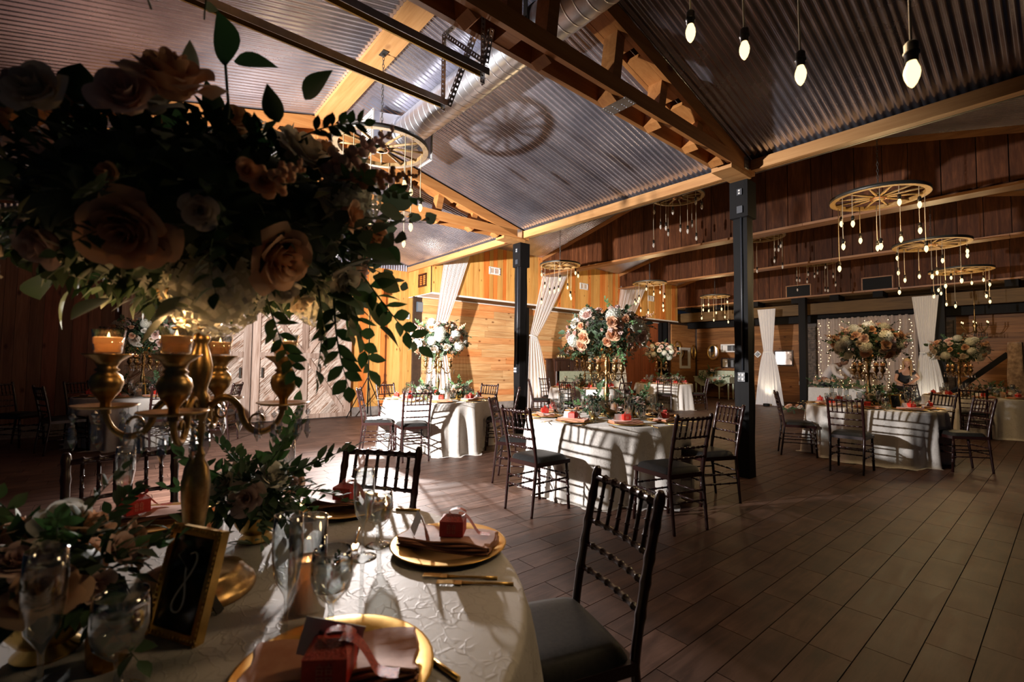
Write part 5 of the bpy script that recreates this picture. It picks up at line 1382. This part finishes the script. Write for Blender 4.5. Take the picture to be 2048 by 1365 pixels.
for dy, z, h, lab in ((8.86, 2.03, .32, 'white frame holding dark portraits, upper of two beside the black post'), (8.86, 1.43, .42, 'dark framed portrait panel, lower of two beside the black post')):
    t = frame((18.89, dy, z), .66, h, lab, -PI/2, 'white' if z > 1.8 else 'hutch', 'dark_mirror', .04, 'picture_frame', 'picture')
    obj('print', MB().box((-.17, -.014, 0), (.2, .004, h-.1)), t, mat=M['card']); obj('print', MB().box((.12, -.014, -.02), (.1, .004, h-.14)).ell((.12, -.016, .06), (.035, .004, .045), 10, 6), t, mat=M['grey'])
t = frame((18.89, 6.84, 1.63), .66, .58, 'framed mirror showing pale flowers, right of the straight drape', -PI/2, 'hutch', 'mirror', .045)
frame((18.89, 6.2, 1.62), .2, .28, 'small round black frame at the edge of the back boards', -PI/2, 'black', 'dark_mirror', name='picture_frame', cat='picture', oval=True)
t = thing('diamond_frame', 'small pale diamond-shaped frame left of the straight drape', 'picture', (18.89, 7.75, 1.78), -PI/2)
mb = MB()
for a in range(4): mb.bar((.12*math.cos(a*PI/2), -.02, .12*math.sin(a*PI/2)), (.12*math.cos((a+1)*PI/2), -.02, .12*math.sin((a+1)*PI/2)), .03, .03)
obj('frame', mb, t, mat=M['white']); obj('glass', MB().prism([(.1, -.012, 0), (0, -.012, .1), (-.1, -.012, 0), (0, -.012, -.1)], (0, .006, 0)), t, mat=M['dark_mirror'])
t = thing('outlet', 'small white outlet plate on the back boards by the straight drape', 'switch', (18.89, 6.3, .72), -PI/2); obj('plate', MB().box((0, -.005, 0), (.08, .012, .13)), t, mat=M['white']); obj('socket', MB().box((0, -.012, .02), (.03, .004, .03)).box((0, -.012, -.025), (.03, .004, .03)), t, mat=M['grey'])

# ================================================================ FURNITURE AT THE BACK
hu = thing('hutch', 'dark carved hutch with mint green front, behind the farther table by the pine wall', 'cabinet', (11.4, 10.4, 0))
obj('body', MB().box((0, .1, .55), (1.9, .5, 1.1)), hu, mat=M['paint_green'])
obj('upper_case', MB().box((0, .12, 1.27), (2.0, .4, .36)).box((0, .1, 1.47), (2.1, .46, .05)), hu, mat=M['hutch'])
for x in (-.66, 0, .66):
    d = MB().box((x, -.09, 1.26), (.58, .03, .3)).box((x, -.11, 1.26), (.44, .02, .18)); dd = obj('door', d, hu, mat=M['hutch']); obj('knob', MB().ell((x+.24, -.12, 1.26), (.018, .018, .018), 8, 6), dd, mat=M['antique'])
for s in (-.97, .97): obj('side_post', MB().lathe([(.03, .02), (.045, .2), (.035, .5), (.045, .9), (.035, 1.1)], 12, (s, -.12, 0)), hu, mat=M['hutch'])
obj('back_case', MB().box((-.92, .1, .7), (.1, .5, 1.4)), hu, mat=M['hutch'])
for i, x in enumerate((-.75, -.62, -.5)):
    t = thing('candle_jar', ('leftmost', 'middle', 'rightmost')[i]+' lit glass jar on top of the dark hutch', 'candle', (11.4+x, 10.42, 1.496), 0, 'jars on the hutch'); obj('glass_cup', VG, t, scale=1.6); obj('wax', VW, t, scale=1.6)
    obj('flame', FL, t, (0, 0, .07), scale=1.4)
low_flowers(11.05, 10.5, 1.496, 71, 'spray of dry greenery on top of the dark hutch', 1.2, 2, True, 14)
# mint green desk with a garland
dk = thing('writing_desk', 'pale green antique desk with turned legs, in front of the mirrors', 'desk', (18.3, 9.2, 0), -PI/2)
obj('top', MB().box((0, 0, .86), (1.5, .5, .04)), dk, mat=M['paint_green'])
ap = MB(); P = [(-.72, .84), (.72, .84)]+[(.72-1.44*i/30, .6+.07*math.cos(i/30*4*PI)-.05*math.sin(PI*i/30)) for i in range(31)]
ap.prism([(x, -.22, z) for x, z in P], (0, .03, 0)); obj('apron', ap, dk, mat=M['paint_green']); obj('case', MB().box((0, .03, .74), (1.42, .42, .2)), dk, mat=M['paint_green'])
for x in (-.45, .0, .45): d = obj('drawer', MB().box((x, -.235, .77), (.38, .02, .1)), dk, mat=M['paint_green']); obj('knob', MB().ell((x, -.255, .77), (.02, .015, .02), 8, 6), d, mat=M['antique'])
for x in (-.66, .66, -.3, .3):
    for y in ((-.2, .2) if abs(x) > .5 else (-.2,)): obj('leg', MB().lathe([(.012, 0), (.02, .02), (.014, .06), (.024, .3), (.034, .5), (.03, .62)], 12, (x, y, 0)), dk, mat=M['paint_green'])
obj('gallery', MB().box((0, .2, 1.0), (1.5, .04, .24)), dk, mat=M['paint_green'])
def garland(name, p0, p1, sag, n, seed, label, s=1.0, roses=12):
    rr = random.Random(seed); t = thing(name, label, 'flowers', p0); d = Vector(p1)-Vector(p0)
    side = Vector((d.y, -d.x, 0)).normalized()
    for i in range(n):
        u = (i+.5)/n; c = d*u+Vector((0, 0, -sag*math.sin(PI*u)))
        obj('leaf_sprig', rr.choice(SPR[rr.choice(('ruscus', 'ruscus', 'euc'))]), t, c, orienty(Vector((rr.gauss(0, .8), rr.gauss(0, .8), rr.gauss(0, .5)))+d.normalized()*rr.choice((-1, 1))*.8, rr.uniform(-2, 2)), rr.uniform(.16, .26)*s)
    for i in range(roses):
        u = rr.uniform(.1, .9); c = d*u+Vector((rr.gauss(0, .04), rr.gauss(0, .04), -sag*math.sin(PI*u)+rr.uniform(0, .08)))
        k = rr.choice((0, 1, 2)); obj('rose', ROSE[rr.choice(COLS)][k], t, c, orient(Vector((rr.gauss(-.6, .5), rr.gauss(-.2, .5), .8))), (.06, .05, .035)[k]*s)
    return t
garland('garland', (18.03, 9.75, .9), (18.03, 8.65, .86), .22, 26, 5, 'greenery and rose garland draped over the pale green desk', 1.1, 10)
for i in range(9):
    t = thing('favour_jar', 'small pale jar, '+('left end', 'second', 'third', 'fourth', 'middle', 'sixth', 'seventh', 'eighth', 'right end')[i]+' of the row on the green desk', 'jar', (18.4, 9.85-i*.16, .8835), 0, 'jars on the green desk'); obj('body', MB().lathe([(.001, 0), (.03, 0), (.034, .05), (.024, .07), (.001, .07)], 10), t, mat=M['card']); obj('lid', MB().lathe([(.025, .07), (.027, .085), (.001, .088)], 10), t, mat=M['plate_gold'])
low_flowers(18.15, 9.25, .8835, 83, 'small vase of pale flowers standing on the pale green desk', 1.3, 6, True, 6)
# sweetheart table with its flowers
sw_ = thing('sweetheart_table', 'small white-skirted head table behind the table on the right, flowers along its front', 'table', (15.1, 4.0, 0))
mb = MB(); P = []
for i in range(121):
    u = i/120*4; k = int(u) % 4; q = u-int(u); C_ = [(-.35, .72), (-.35, -.72), (.35, -.72), (.35, .72)]; a, b = C_[k], C_[(k+1) % 4]; P.append((a[0]+(b[0]-a[0])*q, a[1]+(b[1]-a[1])*q))
def skf(u, v):
    p = P[min(120, int(round(u*120)))]; w_ = 1+.03*v*math.sin(u*150); return (p[0]*w_*(1+.04*v), p[1]*w_*(1+.02*v), .755*(1-v)+.01)
mb.grid(skf, 120, 8); mb.box((0, 0, .757), (.7, 1.44, .01)); obj('skirt', mb, sw_, mat=M['linen'])
obj('tabletop', MB().box((0, 0, .73), (.66, 1.4, .03)), sw_, mat=M['dark_wood'])
garland('garland', (14.78, 4.68, .84), (14.85, 3.9, .84), -.08, 22, 9, 'lavish rose and greenery run along the left of the head table', 1.15, 22)
garland('garland', (14.85, 3.9, .82), (14.85, 3.3, .84), 0, 14, 10, 'greenery trailing along the right of the head table', 1.0, 4)
garland('floor_flowers', (14.75, 5.35, .12), (14.75, 4.85, .12), -.05, 12, 12, 'low cluster of roses and leaves on the floor left of the head table', 1.1, 14)
tp = thing('taper_candle', 'tall lit candle in a glass sleeve at the left end of the head table', 'candle', (14.95, 4.6, .762)); obj('wax', MB().lathe([(.001, 0), (.02, 0), (.02, .28), (.001, .285)], 12), tp, mat=M['wax_pink']); obj('glass_sleeve', MB().lathe([(.04, 0), (.04, .36)], 20), tp, mat=M['glass']); obj('flame', FL, tp, (0, 0, .285), scale=1.4)
for i, (dy, s) in enumerate(((-.05, 1), (-.22, .8), (.1, .7), (-.36, .9))):
    ware('cy', b_cyl, (15.05, 4.0+dy*1.6, .7635), 0, 'lit pillar candle in glass, '+('middle left', 'right', 'left end', 'right end')[i]+' on the head table', 'cylinder candles on the head table')
# small crystal chandelier and log slab
cc = thing('crystal_chandelier', 'small crystal chandelier with candle bulbs above the bouquet at the right edge', 'chandelier', (17.5, 1.62, 2.42))
obj('stem', MB().lathe([(.02, -.15), (.05, -.1), (.03, 0), (.06, .06), (.02, .15), (.012, .5)], 14).tube([(0, 0, .3), (0, 0, 1.1)], .008, 6), cc, mat=M['antique'])
for i in range(6):
    a = i*PI/3; c_, s_ = math.cos(a), math.sin(a)
    am = obj('arm', MB().tube([(c_*(.03+.25*t), s_*(.03+.25*t), -.08-.07*math.sin(PI*t)+.14*t*t) for t in [k/10 for k in range(11)]], .009, 6).lathe([(.001, .06), (.03, .06), (.03, .07), (.012, .08), (.012, .13), (.001, .13)], 10, (c_*.28, s_*.28, 0)), cc, mat=M['antique'])
    obj('bulb', MB().ell((c_*.28, s_*.28, .155), (.013, .013, .028), 8, 6), am, mat=M['bulb_on'])
    for j in range(4): obj('crystal_drop', CA['crystal'], am, (c_*(.08+.06*j), s_*(.08+.06*j), -.1), scale=1.5)
lg = thing('log_slab', 'upright pale log slab with bark edge at the right edge of the picture', 'log', (16.95, .86, .35))
mb = MB()
def lf_(u, v):
    a = u*2*PI; n_ = 1+.12*math.sin(3*a+v*4)+.06*math.sin(7*a-v*9); return (.09*math.cos(a)*n_, .17*math.sin(a)*n_*(1-.25*v), 1.65*v)
mb.grid(lf_, 40, 24); mb.add([lf_(i/40, 1) for i in range(40)], [tuple(range(40))]); obj('trunk', mb, lg, mat=M['bark'])
obj('stand', MB().lathe([(.001, -.346), (.25, -.346), (.25, -.28), (.15, -.25), (.12, 0), (.001, 0)], 24), lg, mat=M['black_wood'])
brc = struct('beam_brace', MB().bar((17.1, 2.2, .55), (17.1, 1.0, 1.72), .12, .14, (1, 0, 0)), M['black_wood'])
# ---- light stand behind the near bouquet
ls = thing('light_stand', 'black tripod light stand with a flash head, before the honey boards', 'light stand', (4.5, 10.62, 0))
obj('pole', MB().tube([(0, 0, .12), (0, 0, 1.1)], .017, 10), ls, mat=M['black']); obj('pole', MB().tube([(0, 0, 1.05), (0, 0, 2.0)], .014, 10), ls, mat=M['black']); obj('pole', MB().tube([(0, 0, 1.95), (0, 0, 2.95)], .011, 10), ls, mat=M['black'])
for z in (.95, 1.1, 2.0): obj('collar', MB().lathe([(.012, z-.03), (.024, z-.03), (.024, z+.03), (.012, z+.03)], 12).tube([(.02, 0, z), (.055, 0, z)], .008, 6), ls, mat=M['rubber'])
for i in range(3):
    a = i*2*PI/3+.3; c_, s_ = math.cos(a), math.sin(a)
    lgp = obj('leg', MB().tube([(c_*.02, s_*.02, .95), (c_*.5, s_*.5, .012)], .011, 8), ls, mat=M['black']); obj('rubber_foot', MB().ell((c_*.5, s_*.5, .015), (.018, .018, .014), 8, 6), lgp, mat=M['rubber'])
    obj('brace', MB().bar((c_*.24, s_*.24, .52), (0, 0, .3), .014, .006), ls, mat=M['brass_rail'])
fh = obj('flash_head', MB().box((0, -.02, 3.0), (.09, .12, .1)), ls, mat=M['black']); obj('mount', MB().lathe([(.02, 2.93), (.02, 2.96)], 10), fh, mat=M['rubber'])

# ================================================================ PEOPLE
def skin(name, joints, edges, mat, parent, sub=2):
    me = bpy.data.meshes.new(name); me.from_pydata([j[0] for j in joints], edges, []); me.materials.append(mat)
    o = bpy.data.objects.new(name, me); COL.objects.link(o); o.parent = parent; KIDS.setdefault(parent.name, []).append(o)
    sk = o.modifiers.new('skin', 'SKIN'); sk.use_smooth_shade = True
    for i, j in enumerate(joints):
        v = me.skin_vertices[0].data[i]; r = j[1]; v.radius = (r, r) if not hasattr(r, '__len__') else r; v.use_root = (i == 0)
    s = o.modifiers.new('sub', 'SUBSURF'); s.levels = 1; s.render_levels = sub; return o
def fingers(js, es, wrist, d, up, n0):
    """five short chains rooted in the palm"""
    d = Vector(d).normalized(); up = Vector(up).normalized(); sd = d.cross(up); w = Vector(wrist); i0 = len(js)
    js.append((tuple(w+d*.07), (.034, .016))); es.append((n0, i0))
    for k, L in enumerate((.062, .072, .068, .052)):
        a = w+d*.085+sd*(-.03+.02*k); i = len(js); js.append((tuple(a), .0095)); js.append((tuple(a+d*L*.55-up*.008), .0085)); js.append((tuple(a+d*L-up*.03), .007)); es += [(i0, i), (i, i+1), (i+1, i+2)]
    i = len(js); a = w+d*.03-sd*.035; js.append((tuple(a), .011)); js.append((tuple(a+d*.035-sd*.022), .0095)); js.append((tuple(a+d*.06-sd*.026), .008)); es += [(n0, i), (i, i+1), (i+1, i+2)]
def head(par, c, face, hairm, mat, long=False):
    """head with face, ears and hair; face: direction looked at"""
    T = Vector(face).to_track_quat('-Y', 'Z').to_matrix(); c = Vector(c)
    def q(p): return c+T @ Vector(p)
    h = MB(); 
    def hf(u, v):
        a = u*2*PI; z = -math.cos(PI*v); r = math.sin(PI*v); x = .076*r*math.cos(a); y = .095*r*math.sin(a); zz = .115*z
        if zz < 0: x *= 1-.28*(-z)**1.4; y = y*(1-.1*-z)-(.012*(-z) if math.sin(a) < 0 else 0)
        if y < -.03 and abs(x) < .02: y -= .018*math.exp(-((zz+.012)/.02)**2)*(1-abs(x)/.02)
        return q((x, y, zz))
    h.grid(hf, 32, 24); hd = obj('head', h, par, mat=mat)
    for s in (-1, 1):
        obj('eye', MB().ell(q((s*.03, -.083, .01)), (.012, .009, .008), 8, 6), hd, mat=M['ink']); obj('ear', MB().ell(q((s*.078, .005, 0)), (.01, .02, .03), 8, 6), hd, mat=mat)
    obj('mouth', MB().ell(q((0, -.085, -.055)), (.022, .008, .005), 8, 6), hd, mat=plain('lips', (.4, .12, .1), .5))
    hr = MB()
    def hh(u, v):
        a = u*2*PI; z = -math.cos(PI*(.42+.58*v)); r = math.sin(PI*(.42+.58*v)); y = .107*r*math.sin(a)+.012
        if math.sin(a) < -.2 and z < .42: r *= .8; y = max(y, -.05)
        return q((.088*r*math.cos(a), y, .128*z+.006))
    hr.grid(hh, 28, 14)
    if long:
        hr.grid(lambda u, v: q((.095*math.cos(PI*(u*1.5-.25))*(1-.1*v)+.01*math.sin(v*9+u*20), .04+.05*math.sin(PI*(u*1.5-.25))+.012*math.sin(u*30), .04-.42*v)), 40, 14)
        hr.grid(lambda u, v: q((.07+.02*math.sin(u*9+v*5), -.05+.07*u, .03-.4*v)), 10, 14); hr.grid(lambda u, v: q((-.085+.02*math.sin(u*9+v*5), -.05+.07*u, .03-.36*v)), 10, 14)
    obj('hair', hr, par, mat=hairm)
def person(loc, rz, label): return thing('person', label, 'person', loc, rz)
# local frame: faces -y
w1 = person((16.35, 2.92, 0), math.radians(-60), 'person with long blonde hair, dressed in black, one hand on the hip')
js = [((0, .1, .86), (.15, .11)), ((0, .06, 1.0), (.12, .095)), ((0, -.02, 1.14), (.135, .1)), ((0, -.1, 1.25), (.115, .085)), ((0, -.15, 1.32), .052), ((0, -.18, 1.38), .05),
      ((.17, -.08, 1.24), .05), ((.33, .0, 1.08), .04), ((.19, .0, .96), .03), ((-.17, -.1, 1.23), .05), ((-.25, -.16, 1.0), .038), ((-.16, -.32, .9), .03),
      ((.09, .1, .8), .09), ((.1, .05, .47), .06), ((.1, .08, .09), .04), ((.1, -.06, .04), (.04, .03)), ((-.09, .1, .8), .09), ((-.1, .03, .47), .06), ((-.11, .1, .09), .04), ((-.11, -.05, .04), (.04, .03))]
es = [(0, 1), (1, 2), (2, 3), (3, 4), (4, 5), (3, 6), (6, 7), (7, 8), (3, 9), (9, 10), (10, 11), (0, 12), (12, 13), (13, 14), (14, 15), (0, 16), (16, 17), (17, 18), (18, 19)]
fingers(js, es, js[8][0], (-.6, -.5, -.3), (.2, -.6, .8), 8); fingers(js, es, js[11][0], (.4, -.8, -.2), (0, .1, 1), 11)
skin('body', js, es, M['skin'], w1)
skin('black_top', [((0, .09, .88), (.165, .125)), ((0, .06, 1.0), (.135, .11)), ((0, -.02, 1.14), (.15, .115)), ((0, -.09, 1.235), (.13, .1)), ((.17, -.08, 1.235), .062), ((.235, -.04, 1.16), .058), ((-.17, -.1, 1.225), .062), ((-.21, -.13, 1.14), .058)], [(0, 1), (1, 2), (2, 3), (3, 4), (4, 5), (3, 6), (6, 7)], M['blackcloth'], w1)
skin('trousers', [((0, .1, .86), (.17, .13)), ((.09, .1, .78), .105), ((.1, .05, .47), .075), ((.1, .08, .12), .058), ((-.09, .1, .78), .105), ((-.1, .03, .47), .075), ((-.11, .1, .12), .058)], [(0, 1), (1, 2), (2, 3), (0, 4), (4, 5), (5, 6)], M['blackcloth'], w1)
head(w1, (0, -.22, 1.47), (-.4, -1, -.45), M['hair_blonde'], M['skin'], True)
w2 = person((16.3, 4.62, 0), math.radians(-20), 'person in a white shirt with dark hair, bending over the head table')
js = [((0, .2, .92), (.15, .12)), ((0, .1, 1.1), (.14, .1)), ((0, -.05, 1.28), (.155, .105)), ((0, -.2, 1.38), (.13, .09)), ((0, -.28, 1.42), .055), ((0, -.33, 1.44), .052),
      ((.2, -.2, 1.35), .055), ((.27, -.34, 1.13), .045), ((.16, -.58, 1.02), .032), ((-.2, -.2, 1.35), .055), ((-.27, -.34, 1.12), .045), ((-.16, -.58, 1.0), .032),
      ((.1, .2, .84), .095), ((.11, .14, .48), .068), ((.11, .2, .09), .045), ((.11, .05, .04), (.045, .032)), ((-.1, .2, .84), .095), ((-.11, .14, .48), .068), ((-.11, .2, .09), .045), ((-.11, .05, .04), (.045, .032))]
es = [(0, 1), (1, 2), (2, 3), (3, 4), (4, 5), (3, 6), (6, 7), (7, 8), (3, 9), (9, 10), (10, 11), (0, 12), (12, 13), (13, 14), (14, 15), (0, 16), (16, 17), (17, 18), (18, 19)]
fingers(js, es, js[8][0], (-.3, -.9, -.2), (0, 0, 1), 8); fingers(js, es, js[11][0], (.3, -.9, -.2), (0, 0, 1), 11)
skin('body', js, es, plain('skin_dark', (.2, .1, .06), .5), w2)
skin('white_shirt', [((0, .19, .95), (.165, .135)), ((0, .1, 1.1), (.16, .12)), ((0, -.05, 1.28), (.175, .125)), ((0, -.19, 1.375), (.145, .105)), ((.2, -.2, 1.35), .075), ((.27, -.34, 1.13), .062), ((.18, -.54, 1.035), .046), ((-.2, -.2, 1.35), .075), ((-.27, -.34, 1.12), .062), ((-.18, -.54, 1.015), .046)], [(0, 1), (1, 2), (2, 3), (3, 4), (4, 5), (5, 6), (3, 7), (7, 8), (8, 9)], M['shirt'], w2)
skin('trousers', [((0, .2, .9), (.17, .14)), ((.1, .2, .82), .11), ((.11, .14, .48), .083), ((.11, .2, .1), .065), ((-.1, .2, .82), .11), ((-.11, .14, .48), .083), ((-.11, .2, .1), .065)], [(0, 1), (1, 2), (2, 3), (0, 4), (4, 5), (5, 6)], M['blackcloth'], w2)
head(w2, (0, -.42, 1.5), (.2, -1, -.9), M['hair_dark'], bpy.data.materials['skin_dark'])
